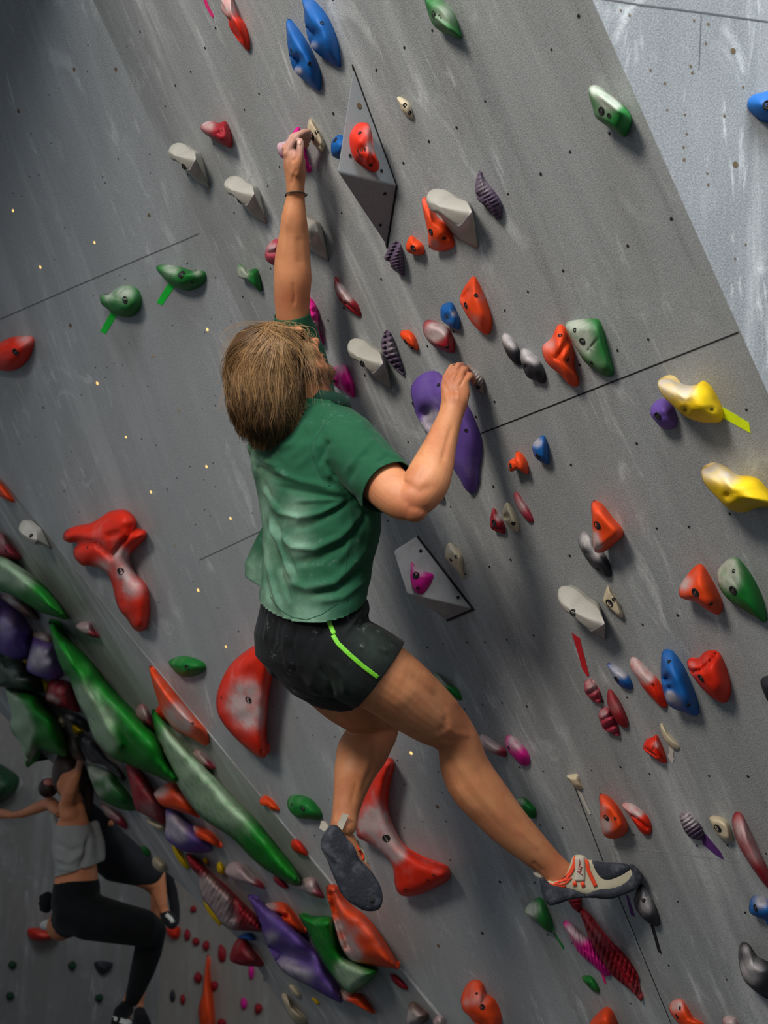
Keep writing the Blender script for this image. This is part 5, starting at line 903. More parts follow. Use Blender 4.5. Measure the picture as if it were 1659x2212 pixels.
# nails and face details
def nail(c, n, t, w, l, nm='thumbnail'):
    n, t = unit(n), unit(t); s = np.cross(n, t); V = [c + t * l * math.sin(a) + s * w * math.cos(a) + n * .0006 * (1) for a in np.linspace(0, 2 * math.pi, 12, endpoint=False)]
    V2 = [np.array(v) - n * .0015 for v in V]; return mesh_obj(nm, V + V2, [tuple(range(12))] + [(i, i + 12, (i + 1) % 12 + 12, (i + 1) % 12) for i in range(12)], plain('nail_' + nm, srgb(212, 168, 150), .3), man)
bvB = BVHTree.FromPolygons([Vector(v) for v in bV], bF)
def surf(x, y, bv=bvB):
    d = ray(x, y); h = bv.ray_cast(Vector((0, 0, 0)), Vector(d / np.linalg.norm(d))); return (np.array(h[0]), np.array(h[1])) if h[0] is not None else (None, None)
pn, nn_ = surf(646, 309); 
if pn is not None: nail(pn, nn_ if nn_ @ pn < 0 else -nn_, (0, -1, 0), .0052, .0070)
for sgn in (1, -1): 
    e = mesh_obj('eye', *ball(HP(.058, .006, .026 * sgn), .0100), plain('eye_white', srgb(225, 220, 212), .2), man)
# ---- t-shirt
sh = [tube([(684, 878, 2.655, Z(TR, .085), Z(TF, .070)), (686, 898, 2.66, Z(TR, .125), Z(TF, .082)), (676, 925, 2.665, Z(TR, .168), Z(TF, .100)), (669, 965, 2.665, Z(TR, .182), Z(TF, .125)), (677, 1015, 2.66, Z(TR, .175), Z(TF, .128)),
            (690, 1075, 2.65, Z(TR, .162), Z(TF, .130)), (694, 1140, 2.645, Z(TR, .158), Z(TF, .126)), (685, 1210, 2.645, Z(TR, .150), Z(TF, .114)), (676, 1280, 2.645, Z(TR, .150), Z(TF, .109)), (672, 1340, 2.645, Z(TR, .150), Z(TF, .106)), (672, 1400, 2.645, Z(TR, .150), Z(TF, .106))], 32),
      tube(densify([(705, 935, 2.60, 62), (745, 958, 2.56, 68), (790, 1002, 2.50, 67), (825, 1040, 2.455, 66), (860, 1078, 2.42, 65)], 4), 28),
      tube(densify([(668, 880, 2.80, 62), (655, 800, 2.84, 58), (642, 730, 2.83, 48), (632, 690, 2.80, 41), (631, 650, 2.79, 40)], 4), 24),
      tube([(583, 1120, 2.70, 8, 1.2), (574, 1165, 2.71, 20, 1.4), (566, 1215, 2.73, 38, 1.0), (570, 1262, 2.74, 42, .9), (590, 1300, 2.74, 40, .9)], 16),
      ell(P(560, 1000, 2.66), (.018, 0, 0), (0, .05, 0), (0, 0, .06)), ell(P(545, 968, 2.66), (.012, 0, 0), (0, .02, 0), (0, 0, .05))]
sV, sF = fuse(sh, .0042, 5)
pA, pB, pC = P(576, 1303, 2.63), P(652, 1354, 2.50), P(785, 1262, 2.66); nH = unit(np.cross(pB - pA, pC - pA)); nH = nH if nH[1] > 0 else -nH
hemR = P(836, 1053, 2.44); dR = unit(P(860, 1078, 2.42) - P(790, 1002, 2.50)); hemR_n = unit(dR + np.array((-.02, -.06, 0)))
hemL = P(632, 678, 2.795)
g_ = 'px'
folds = [([(578, 1000), (612, 1026), (650, 1040), (700, 1050), (748, 1072)], 9, .006), ([(600, 1050), (655, 1062), (705, 1070), (748, 1078)], 6, -.005), ([(640, 1082), (700, 1080), (750, 1078)], 5, .005),
         ([(580, 1085), (604, 1108), (645, 1119), (695, 1108), (755, 1078)], 7, .007), ([(628, 1140), (672, 1132), (720, 1108), (770, 1076)], 9, -.007),
         ([(584, 1120), (600, 1155), (632, 1182), (680, 1186), (735, 1160), (790, 1105)], 9, .008), ([(636, 1214), (690, 1206), (740, 1176), (795, 1110)], 10, -.009),
         ([(586, 1118), (604, 1170), (620, 1218), (634, 1256)], 5, .009), ([(577, 1130), (592, 1188), (608, 1240), (626, 1296)], 5, -.009), ([(574, 1150), (580, 1220), (594, 1280), (610, 1325)], 6, .008), ([(598, 1126), (616, 1184), (640, 1242)], 4, -.006), ([(566, 1180), (572, 1250), (585, 1300)], 4, -.006),
         ([(622, 1256), (662, 1270), (722, 1258), (800, 1180)], 10, .008), ([(672, 1284), (724, 1276), (800, 1215)], 8, -.010), ([(690, 1300), (740, 1290), (795, 1250)], 8, .005), ([(760, 1120), (752, 1180), (730, 1215)], 8, .004),
         ([(545, 975), (580, 1000), (604, 1006)], 7, .007), ([(552, 1006), (590, 1030), (612, 1036)], 6, -.007), ([(568, 1056), (590, 1084), (606, 1102)], 5, .006), ([(572, 1042), (588, 1082)], 4, -.006), ([(640, 1010), (670, 985), (690, 955)], 10, .003),
         # sleeve
         ([(697, 890), (680, 935), (672, 985), (690, 1030), (712, 1055)], 4, -.005), ([(690, 1005), (705, 960), (712, 955)], 7, -.007), ([(715, 1040), (700, 1005), (708, 985)], 8, .006), ([(745, 1022), (790, 965), (808, 950)], 9, .005),
         ([(755, 1040), (775, 990), (800, 975)], 7, -.005), ([(706, 1022), (726, 1036), (760, 1078), (800, 1105)], 5, .006), ([(722, 1022), (716, 1040), (722, 1050)], 11, -.006), ([(812, 1000), (835, 985), (862, 995)], 5, -.005), ([(800, 950), (830, 975), (866, 996)], 7, .006),
         ([(740, 1070), (770, 1095), (800, 1115)], 10, -.008), ([(600, 985), (640, 960), (670, 930)], 12, -.004), ([(610, 940), (560, 985)], 9, .004),
         ([(720, 895), (765, 900), (795, 930)], 14, .004)]
sV = sculpt(sV, sF, [(a, b * .85, c * .95) for a, b, c in folds])
sN = vnormals(sV, sF)
for i in range(len(sV)):
    p_ = sV[i]; sV[i] = p_ + sN[i] * (.0022 * noise.noise(Vector((p_[0] * 14, p_[1] * 26, p_[2] * 14))) + .0010 * noise.noise(Vector((p_[0] * 40, p_[1] * 55, p_[2] * 40))))
sV, sF = cut(sV, sF, [(pA, nH, P(680, 1380, 2.65), .42), (hemR, hemR_n, hemR, .14), (hemL, unit(P(631, 660, 2.79) - P(642, 730, 2.83)), hemL, .10),
                      (P(684, 868, 2.655), np.array((.1, -1, 0)), P(684, 868, 2.655), .10), (P(560, 1262, 2.73), unit((-.45, .8, 0)), P(552, 1262, 2.74), .065)])
lit_fade = near(sV, [(600, 1330, 2.6, 1.6), (590, 1290, 2.6, 1), (620, 1240, 2.55, .6), (640, 1110, 2.53, .7), (590, 1060, 2.6, .8), (560, 990, 2.63, .9), (600, 1150, 2.58, .8), (640, 1180, 2.52, .7), (650, 1340, 2.5, 1.1), (555, 1235, 2.7, .8), (580, 1100, 2.62, 1), (585, 1200, 2.62, 1), (540, 975, 2.66, 1)], .05) * .75  # worn fade, with the brightness of the lit left side put into the colour
shirt = mesh_obj('t_shirt', sV, sF, SHIRT, man, attrs={'dust_or_lit': lit_fade}); md = shirt.modifiers.new('cloth', 'SOLIDIFY'); md.thickness = .0022; md.offset = -1
bvS = BVHTree.FromPolygons([Vector(v) for v in sV], sF)
DST = plain('green_hem_thread', srgb(28, 78, 56), .9)
strip_on('hem_seam', sV, sF, [(583, 1288), (602, 1315), (630, 1333), (662, 1339), (695, 1327), (730, 1303)], 1.6, DST, shirt, .0006, .0004, bvh=bvS)
strip_on('sleeve_seam', sV, sF, [(858, 1006), (842, 1022), (818, 1062), (797, 1094)], 1.6, DST, shirt, .0006, .0004, bvh=bvS)
strip_on('side_seam', sV, sF, [(756, 1090), (758, 1140), (748, 1210), (745, 1240), (752, 1300)], 1.8, DST, shirt, .0006, .0004, bvh=bvS)
strip_on('shoulder_seam', sV, sF, [(728, 893), (703, 912), (680, 950), (671, 985), (682, 1020), (712, 1050)], 2.2, DST, shirt, .0006, .0004, bvh=bvS)
cn, ca = P(700, 872, 2.645), unit((-.15, -1, .1)); cu = unit(np.cross(ca, TR)); cV, cF = [], []
for k, (rr, hh) in enumerate(((.062, -.012), (.064, .004), (.060, .022), (.056, .022), (.058, -.012))):
    for q in np.linspace(0, 2 * math.pi, 36, endpoint=False): cV.append(cn + TR * rr * 1.05 * math.cos(q) + np.cross(ca, TR) * rr * .95 * math.sin(q) + ca * (hh - .012 * math.sin(q)))
for k in range(4): cF += [(k * 36 + i, k * 36 + (i + 1) % 36, (k + 1) * 36 + (i + 1) % 36, (k + 1) * 36 + i) for i in range(36)]
cF += [(4 * 36 + i, 4 * 36 + (i + 1) % 36, (i + 1) % 36, i) for i in range(36)]
col_ = mesh_obj('collar', cV, cF, COLLAR, shirt); fix_normals(col_.data)
# ---- shorts
so = [tube([(677, 1262, 2.655, Z(TR, .140), Z(TF, .106)), (677, 1320, 2.66, Z(TR, .150), Z(TF, .112)), (674, 1370, 2.665, Z(TR, .158), Z(TF, .124)), (678, 1420, 2.67, Z(TR, .158), Z(TF, .126)), (700, 1465, 2.68, Z(TR, .125), Z(TF, .105))], 32),
      tube(densify([(705, 1400, 2.60, 92), (755, 1422, 2.60, 92), (798, 1443, 2.62, 90), (840, 1470, 2.65, 88), (880, 1500, 2.68, 86)], 4), 30),
      tube(densify([(665, 1425, 2.74, 70), (705, 1465, 2.79, 66), (745, 1498, 2.84, 60), (790, 1530, 2.90, 58)], 4), 26),
      ell(P(780, 1315, 2.67), (.020, 0, 0), (0, .03, 0), (0, 0, .05)), ell(P(600, 1400, 2.69), (.035, 0, 0), (0, .07, 0), (0, 0, .09)), ell(P(590, 1340, 2.67), (.022, 0, 0), (0, .04, 0), (0, 0, .07))]
oV, oF = fuse(so, .0042, 4)
h1, h2 = P(873, 1386, 2.64), P(768, 1526, 2.64); nrm = unit(np.cross(h2 - h1, (0, 0, 1))); nrm = nrm if nrm[0] > 0 else -nrm
h3, h4 = P(770, 1520, 2.86), P(700, 1524, 2.84); n2_ = unit(np.array((.55, .83, .1)))
oV = sculpt(oV, oF, [([(600, 1330), (595, 1360), (590, 1400)], 4, -.004), ([(585, 1320), (578, 1350), (572, 1385)], 4, .004), ([(620, 1345), (615, 1400), (625, 1440)], 6, .005), ([(640, 1352), (630, 1400), (640, 1450)], 5, -.005),
                     ([(700, 1350), (680, 1410), (700, 1470)], 7, -.004), ([(790, 1300), (765, 1340), (745, 1370)], 6, .006), ([(800, 1320), (775, 1360)], 5, -.006), ([(770, 1310), (740, 1345)], 4, -.004), ([(715, 1430), (740, 1460), (745, 1500)], 6, .005),
                     ([(690, 1440), (712, 1470), (720, 1510)], 6, -.005), ([(800, 1370), (820, 1400), (840, 1410)], 6, .004), ([(780, 1400), (800, 1440)], 7, -.004), ([(620, 1470), (680, 1500), (720, 1505)], 5, .003)])
oV, oF = cut(oV, oF, [(h1, nrm, P(850, 1470, 2.66), .22), (P(740, 1526, 2.84), n2_, P(760, 1520, 2.86), .13), (P(690, 1282, 2.66), unit((-.08, -1, 0)), P(680, 1262, 2.66), .22)])
shorts = mesh_obj('shorts', oV, oF, SHORT, man, attrs={'dust_or_lit': near(oV, [(800, 1400, 2.55, 1), (740, 1480, 2.55, 1), (790, 1490, 2.57, .8)], .05) * .12}); md = shorts.modifiers.new('cloth', 'SOLIDIFY'); md.thickness = .002; md.offset = -1
bvO = BVHTree.FromPolygons([Vector(v) for v in oV], oF)
LIME = plain('lime_piping', srgb(110, 190, 40), .6, var=.4, scale=260)
strip_on('side_stripe', oV, oF, [(708, 1336), (714, 1352), (722, 1370)], 10, LIME, shorts, .002, .001, bvh=bvO)
strip_on('side_stripe', oV, oF, [(719, 1372), (730, 1390), (755, 1414), (785, 1440), (805, 1455), (817, 1464)], 10, LIME, shorts, .002, .001, bvh=bvO)
# ---- bracelet
brV, brF = [], []; bc = P(638.5, 422, 2.684)
for q in np.linspace(0, 2 * math.pi, 36, endpoint=False):
    c_ = bc + np.array((.0235 * math.cos(q), .0012 * math.cos(q) * -1, .0315 * math.sin(q))); rd = unit(c_ - bc)
    brV += [c_ + (rd * math.cos(w) + np.array((0, 1, 0)) * math.sin(w)) * .0016 for w in np.linspace(0, 2 * math.pi, 6, endpoint=False)]
brF = [(k * 6 + j, k * 6 + (j + 1) % 6, ((k + 1) % 36) * 6 + (j + 1) % 6, ((k + 1) % 36) * 6 + j) for k in range(36) for j in range(6)]
CORD = plain('dark_cord', srgb(58, 52, 40), .7)
brc = mesh_obj('bracelet', brV, brF, CORD, man); mesh_obj('knot', *ball(P(661, 421, 2.672), .0035), CORD, brc)
# ---- hair: a base mass plus many locks
HAIRM = Nd('brown_hair'); _a = HAIRM.attr('lock'); _n = HAIRM.noise(70, 3)
_c = HAIRM.mix(_a, srgb(56, 38, 24), srgb(186, 144, 96)); _c = HAIRM.mix(HAIRM.ramp(_n, .4, .8, 0, .3), _c, srgb(52, 34, 22))
HAIR = HAIRM.set(_c, .42, 0, .35)
hb = [ell(HP(-.022, .020, 0), hF * .088, hU * .094, hR * .084), tube([(584, 738, 2.585, 56, 1.0), (570, 790, 2.58, 82, .95), (570, 845, 2.58, 81, 1.0), (572, 885, 2.58, 77, 1.0), (578, 915, 2.58, 66, 1.0), (580, 938, 2.59, 48, 1.0)], 24)]
hV0, hF0 = fuse(hb, .006, 6)
hair = mesh_obj('hair', hV0, hF0, HAIR, man, attrs={'lock': np.zeros(len(hV0)) + .05})
bvH = BVHTree.FromPolygons([Vector(v) for v in hV0], hF0)
def lockpath(px0, px1, bend, lift):
    """from the crown parting down and outward over the mass: path points on the mass surface"""
    pts = []
    for t in np.linspace(0, 1, 14):
        x = px0[0] * (1 - t) + px1[0] * t + bend[0] * math.sin(t * math.pi); y = px0[1] * (1 - t) + px1[1] * t + bend[1] * math.sin(t * math.pi)
        pts.append((x, y))
    return pts
def on_mass(x, y, d0, lift):
    d = ray(x, y); h = bvH.ray_cast(Vector((0, 0, 0)), Vector(d / np.linalg.norm(d)))
    if h[0] is None: return None
    return np.array(h[0]) + (np.array(h[1]) if np.array(h[1]) @ d < 0 else -np.array(h[1])) * lift
SV, SF, SA = [], [], []
def add_strand(C_, r, a):
    k = len(SV); n = len(C_)
    if n < 3: return
    T = np.gradient(C_, axis=0)
    for i in range(n):
        t = unit(T[i]); s = unit(np.cross(t, C_[i])); u_ = np.cross(s, t); rr = r * (1 - .75 * (i / (n - 1)) ** 2)
        for w in (0, 2.09, 4.19): SV.append(C_[i] + (s * math.cos(w) + u_ * math.sin(w)) * rr); SA.append(a)
    for i in range(n - 1):
        for j in range(3): SF.append((k + i * 3 + j, k + i * 3 + (j + 1) % 3, k + (i + 1) * 3 + (j + 1) % 3, k + (i + 1) * 3 + j))
rs = random.Random(11)
left_edge = lambda t: np.interp(t, (0, .1, .25, .45, .65, .8, .92, 1), (560, 522, 492, 481, 484, 497, 520, 545))
def lock_(sx, sy, ex, ey, bx, by, a_cl, ns, lift, r0=.0012, t0=0.0, cut_=1.0, sp=.0026, wave=9.0):
    wav = rs.uniform(0, 6.3); wa = rs.uniform(.5, 2.5); fr_ = rs.uniform(5, 10); base = []; lastd = None
    for i in range(18):
        t = t0 + (cut_ - t0) * i / 17; x = sx * (1 - t) + ex * t + bx * math.sin(t * math.pi) ** 1.45 * 1.04; y = sy * (1 - t) + ey * t + by * math.sin(t * math.pi)
        x += math.sin(t * fr_ + wav) * wa * t + wave * 2 * t * noise.noise(Vector((ex * .022, t * 2.6, 3.0 + lift * 90))); c_ = on_mass(x, y, None, .0015)
        if c_ is None:
            if lastd is None: continue
            c_ = P(x, y, lastd + .0035)
        lastd = c_[2]; base.append(c_)
    if len(base) < 6: return
    base = np.array(base)
    for _ in range(2): base[1:-1] = (base[:-2] + base[1:-1] * 2 + base[2:]) / 4
    lf = lift * np.sin(np.linspace(.25, 1, len(base)) * math.pi * .85); vw = np.array([unit(b) for b in base])
    for s_ in range(ns):
        off = np.array([rs.gauss(0, sp), rs.gauss(0, sp), rs.gauss(0, sp * .7)]); conv = np.interp(np.linspace(0, 1, len(base)), (0, .5, .85, 1), (.7, 1.1, .6, .2))[:, None]
        kk = len(base) - rs.randint(0, 3); add_strand((base + off * conv - vw * lf[:, None])[:kk], rs.uniform(.5, 1.05) * r0 * .70, min(1, max(0, a_cl + rs.uniform(-.12, .12))))
bot = lambda x: np.interp(x, (480, 497, 515, 540, 575, 605, 640, 668, 690), (850, 912, 948, 966, 974, 966, 948, 900, 870))
for q in range(700):
    f = rs.random(); ex = 490 + f * 172; ey = bot(ex) + rs.choice([rs.uniform(-10, 6), rs.uniform(-70, 0), rs.uniform(-22, 3)])
    sx = 588 + rs.uniform(-18, 28); sy = 697 + abs(sx - 588) * .3 + rs.uniform(-3, 22); bx = -46 + 56 * f + rs.uniform(-5, 5)
    tone = .38 + .75 * noise.noise(Vector((ex * .045, rs.choice((0., 5., 9.)), 0)))
    lock_(sx, sy, ex, ey, bx, -3, max(0, tone), 13, rs.uniform(0, .007), t0=rs.choice([0, 0, .12, .3]))
for q in range(150):      # broad lighter locks that part in front of the mass
    f = rs.random(); ex = 500 + f * 150; ey = bot(ex) - rs.uniform(5, 190) * min(1, max(.1, (ex - 496) / 70)); sx = 588 + rs.uniform(-14, 20); sy = 702 + rs.uniform(-2, 16)
    lock_(sx, sy, ex, ey, -42 + 58 * f + rs.uniform(-10, 10), -10, rs.uniform(.45, .9), 9, rs.uniform(.007, .015), .0011, sp=.0024, wave=16)
for q in range(110):      # dark underlying locks near the ends
    ex = 500 + rs.random() * 150; ey = bot(ex) + rs.uniform(-20, 4); lock_(ex + rs.uniform(-14, 14), ey - rs.uniform(70, 130), ex, ey, rs.uniform(-12, 12), 0, rs.uniform(0, .35), 8, rs.uniform(.006, .013), .0011, wave=10)
for q in range(120):      # dark locks over the ear and behind the jaw
    ex = rs.uniform(640, 672); ey = rs.uniform(835, 900); lock_(rs.uniform(610, 640), rs.uniform(712, 750), ex, ey, rs.uniform(4, 14), 0, rs.uniform(0, .38), 7, rs.uniform(.004, .012), .0010, wave=7)
for q in range(46):       # thin locks sweeping over the temple
    f = rs.random(); ex = 640 + f * 42; ey = rs.uniform(760, 850); sx = 600 + rs.uniform(0, 36); sy = 702 + (sx - 600) * .30 + rs.uniform(-3, 6)
    lock_(sx, sy, ex, ey, 18, -12, rs.uniform(.1, .7), 4, rs.uniform(0, .004), .0008)
for q in range(70):
    ex = rs.uniform(620, 690); ey = rs.uniform(870, 960) - max(0, ex - 650) * .6; lock_(ex - rs.uniform(10, 50), ey - rs.uniform(60, 120), ex, ey, rs.uniform(-14, 14), 6, rs.uniform(0, .5), 6, rs.uniform(.002, .010), .0010, wave=12)
for q in range(120):      # loose ragged locks breaking the outline
    f = rs.random(); ex = 484 + f * 160; ey = bot(ex) + rs.uniform(-40, 16); lock_(590 + rs.uniform(-10, 20), 698 + rs.uniform(-2, 14), ex + rs.uniform(-6, 6), ey, -46 + 56 * f + rs.uniform(-12, 8), -2, rs.uniform(.1, .8), 4, rs.uniform(.004, .012), .0009, wave=13)
for q in range(90):      # stray hairs
    ex = rs.choice([rs.uniform(470, 500), rs.uniform(640, 700)]); ey = rs.uniform(720, 900) if ex < 600 else rs.uniform(720, 880); sx, sy = 590 + rs.uniform(-20, 40), 700 + rs.uniform(-6, 12)
    pts = [P((sx) * (1 - t) + ex * t + (-25 if ex < 600 else 22) * math.sin(t * 3.1), sy * (1 - t) + ey * t - 14 * math.sin(t * 3.1), 2.52 + .02 * math.sin(t * 3) + (.0 if ex < 600 else -.01)) for t in np.linspace(0, 1, 12)]
    add_strand(np.array(pts), .00045, .8)
# short hairs of temple and beard edge laid over the cheek
for q in range(260):
    x0, y0 = rs.uniform(625, 668), rs.uniform(708, 760); ln = rs.uniform(25, 60); an = math.radians(rs.uniform(35, 75)); pts = []
    for t in np.linspace(0, 1, 7):
        x, y = x0 + math.cos(an) * ln * t, y0 + math.sin(an) * ln * t; c_, n_ = surf(x, y)
        if c_ is None: break
        pts.append(c_ - unit(c_) * .002)
    if len(pts) > 3: add_strand(np.array(pts), .0007, rs.uniform(.1, .7))
mesh_obj('hair_locks', SV, SF, HAIR, hair, attrs={'lock': SA})
BV, BF, BA = SV, SF, SA; SV, SF, SA = [], [], []
bi = np.where(beard > .35)[0]; nB = vnormals(bV, bF)
for q in range(1500):
    i = int(rs.choice(bi)); c_, n_ = bV[i], nB[i]; dr_ = unit(n_ * .6 - hU * .7 + np.array([rs.gauss(0, .3) for _ in range(3)])); l_ = rs.uniform(.003, .008)
    add_strand(np.array([c_, c_ + dr_ * l_ * .5, c_ + dr_ * l_ + np.array((0, .001, 0))]), .0004, rs.uniform(0, .45))
if SV: mesh_obj('beard', SV, SF, HAIR, man, attrs={'lock': SA})
# ---- climbing shoes
RUB2 = Nd('worn_sole_rubber'); _f = RUB2.noise(24, 4, .65, (1, 1.6, 1)); _g = RUB2.noise(140, 3, .7); RUB2.bump(_g, .5, .002)
RUBS = RUB2.set(RUB2.mix(RUB2.ramp(_f, .45, .75), RUB2.mix(RUB2.ramp(_g, .4, .7, 0, .5), srgb(50, 52, 60), srgb(28, 29, 34)), srgb(92, 94, 102)), .8, 0, .3)
RUB = RUBS; BEI = cloth('beige_suede', srgb(186, 176, 150), .9, 700, .2, .3); ORG = plain('orange_trim', srgb(226, 70, 34), .6); LTG = cloth('pale_webbing', srgb(190, 182, 166), .85, 800, .1, .3)
def pad(name, outline, d, half, mat, parent, dome=.22, N=90, attrs=False):
    """solid traced from the side, with rounded flanks; d is its mid depth, half its half width"""
    O = smooth_closed(np.array(outline, float), N); sp = 2.6
    gx, gy = np.meshgrid(np.arange(O[:, 0].min(), O[:, 0].max(), sp), np.arange(O[:, 1].min(), O[:, 1].max(), sp)); G = np.stack([gx.ravel(), gy.ravel()], 1)
    O2 = np.roll(O, -1, 0); ins = np.zeros(len(G), bool)
    for (x1, y1), (x2, y2) in zip(O, O2): ins ^= ((y1 > G[:, 1]) != (y2 > G[:, 1])) & (G[:, 0] < (x2 - x1) * (G[:, 1] - y1) / (y2 - y1 + 1e-12) + x1)
    def bd(G):
        r = np.full(len(G), 1e9)
        for p, q in zip(O, O2):
            e = q - p; t = np.clip(((G - p) @ e) / (e @ e + 1e-9), 0, 1); r = np.minimum(r, np.linalg.norm(G - p - t[:, None] * e, axis=1))
        return r
    G = G[ins]; G = G[bd(G) > 1.4]
    vv, _, ff, _, _, _ = delaunay_2d_cdt([Vector(p) for p in O] + [Vector(p) for p in G], [(i, (i + 1) % N) for i in range(N)], [], 1, 1e-6)
    X = np.array([tuple(v) for v in vv]); r = bd(X); r[:N] = 0; g = np.sqrt(np.clip(1 - (1 - np.clip(r / 16, 0, 1)) ** 2, 0, 1)); m = len(X)
    R3 = np.stack([(X[:, 0] - CX) / FPX, (X[:, 1] - CY) / FPX, np.ones(m)], 1); z = half * (1 - dome + dome * g)
    V = np.vstack([R3 * (d - z)[:, None], R3 * (d + z)[:, None]]); F = [tuple(f) for f in ff] + [tuple(i + m for i in f[::-1]) for f in ff] + [(i, (i + 1) % N, (i + 1) % N + m, i + m) for i in range(N)]
    o = mesh_obj(name, V, F, mat, parent, attrs={'dust_or_lit': np.zeros(len(V))} if attrs else None); fix_normals(o.data)
    md = o.modifiers.new('edge', 'BEVEL'); md.width = .004; md.segments = 3; md.limit_method = 'ANGLE'; md.angle_limit = math.radians(50)
    return o, V, F
up_px = [(1184, 1902), (1195, 1904), (1210, 1900), (1222, 1890), (1230, 1872), (1238, 1850), (1252, 1846), (1264, 1850), (1270, 1857), (1282, 1858), (1310, 1864), (1345, 1867), (1368, 1875), (1379, 1890), (1374, 1908), (1350, 1922), (1310, 1930), (1270, 1934), (1235, 1926), (1205, 1922), (1184, 1914)]
shoe, uV, uF = pad('climbing_shoe', up_px, 2.872, .040, BEI, man, attrs=True); shoe['label'] = 'beige upper, black rubber rand, orange straps'
rand_px = [(166, 1897), (174, 1895), (186, 1906), (205, 1911), (228, 1917), (248, 1924), (264, 1932), (276, 1926), (292, 1920), (316, 1918), (338, 1912), (354, 1901), (364, 1886), (358, 1873), (362, 1866), (374, 1872), (384, 1886), (385, 1902), (374, 1920), (350, 1932), (318, 1942), (285, 1940), (255, 1940), (228, 1945), (205, 1953), (188, 1956), (176, 1945), (169, 1922)]
pad('rubber_rand', [(1000 + x, y) for x, y in rand_px], 2.872, .0455, RUB, shoe, N=110)
pad('toe_patch', [(1279, 1858), (1300, 1862), (1335, 1864), (1358, 1868), (1363, 1878), (1352, 1889), (1332, 1899), (1314, 1904), (1298, 1900), (1286, 1886), (1279, 1870)], 2.872, .0440, RUB, shoe)
pad('heel_notch', [(1180, 1930), (1186, 1931), (1199, 1942), (1194, 1944), (1184, 1938)], 2.872, .0462, BEI, shoe, N=30, attrs=True)
bvU = BVHTree.FromPolygons([Vector(v) for v in uV], uF)
strip_on('velcro_strap', uV, uF, [(1252, 1846), (1253, 1870), (1252, 1903)], 21, LTG, shoe, .004, .003, bvh=bvU)
for pth, w_ in (([(1244, 1850), (1240, 1870), (1231, 1887), (1216, 1899), (1200, 1905)], 9), ([(1202, 1901), (1216, 1902), (1228, 1897)], 6), ([(1196, 1907), (1210, 1911), (1222, 1908), (1234, 1896)], 4), ([(1267, 1856), (1270, 1878), (1279, 1898), (1287, 1915)], 8), ([(1240, 1904), (1243, 1914)], 8), ([(1257, 1905), (1261, 1916)], 8), ([(1186, 1908), (1204, 1915), (1222, 1915)], 4)):
    strip_on('orange_trim', uV, uF, pth, w_, ORG, shoe, .0035, .002, bvh=bvU)
LOG = plain('red_print', srgb(168, 50, 48), .7)
for pth in ([(1251, 1857), (1253, 1864), (1251, 1869)], [(1250, 1870), (1257, 1874)], [(1249, 1875), (1256, 1880), (1250, 1885)], [(1247, 1881), (1253, 1886), (1258, 1890)], [(1257, 1872), (1254, 1880)]): strip_on('printed_mark', uV, uF, pth, 1.6, LOG, shoe, .0062, .0006, step=2, bvh=bvU)
def tab(name, pts, d, th, mat, parent):
    Q = np.array([P(x, y, d) for x, y in pts]); n = len(Q); V = np.vstack([Q, Q + np.array((0, 0, th))])
    o = mesh_obj(name, V, [tuple(range(n)), tuple(range(2 * n - 1, n - 1, -1))] + [(i, (i + 1) % n, n + (i + 1) % n, n + i) for i in range(n)], mat, parent, smooth=False); fix_normals(o.data); return o
tab('pull_tab', [(1141, 1871), (1146, 1869), (1165, 1884), (1176, 1892), (1172, 1899), (1156, 1886)], 2.885, .010, LTG, shoe)
tab('pull_tab', [(1153, 1888), (1162, 1883), (1178, 1892), (1180, 1900), (1158, 1893)], 2.86, .010, LTG, shoe)
# trailing shoe seen from its sole
sole_px = [(708, 1790), (717, 1782), (727, 1783), (736, 1792), (749, 1809), (765, 1829), (775, 1852), (793, 1872), (809, 1897), (821, 1917), (827, 1939), (822, 1960), (809, 1968), (787, 1967), (768, 1957), (749, 1944), (736, 1929), (728, 1910), (714, 1878), (707, 1859), (697, 1840), (692, 1824), (697, 1806)]
So = smooth_closed(np.array(sole_px, float), 80); sc0 = So.mean(0); V, F = [], []; N = 80
dep = lambda q: 2.735 + (q[:, 1] - 1782) / 186 * .035
prof = [(.60, -.004), (.85, -.003), (.965, .0), (1.0, .008), (1.0, .020), (.97, .030), (.90, .050), (.72, .068), (.4, .076)]
axis_shift = np.array((16.0, -6.0))
for s_, z_ in prof:
    q = sc0 + (So - sc0) * s_ + axis_shift * max(0, z_ - .02) * 12; q = np.array(q); V.append(np.stack([(q[:, 0] - CX) / FPX, (q[:, 1] - CY) / FPX, np.ones(N)], 1) * (dep(q) + z_)[:, None])
V = np.vstack(V); n = len(prof)
for i in range(N):
    yy = So[i, 1]; w_ = math.exp(-((yy - 1858) / 20) ** 2) * .012; V[i + N * 1] += np.array((0, 0, w_)); V[i] += np.array((0, 0, w_))
for k in range(n - 1): F += [(k * N + i, k * N + (i + 1) % N, (k + 1) * N + (i + 1) % N, (k + 1) * N + i) for i in range(N)]
F += [tuple(range(N)), tuple(range((n - 1) * N, n * N))]
shoe2 = mesh_obj('climbing_shoe', V, F, RUBS, man); fix_normals(shoe2.data); shoe2['label'] = 'grey black sole facing the viewer'
bv2 = BVHTree.FromPolygons([Vector(v) for v in V], F)
tab('pull_tab', [(690, 1789), (693, 1776), (703, 1777), (709, 1784), (706, 1791), (700, 1796)], 2.755, .012, LTG, shoe2)
tab('pull_tab', [(728, 1781), (741, 1757), (753, 1761), (739, 1794)], 2.735, .003, LTG, shoe2)
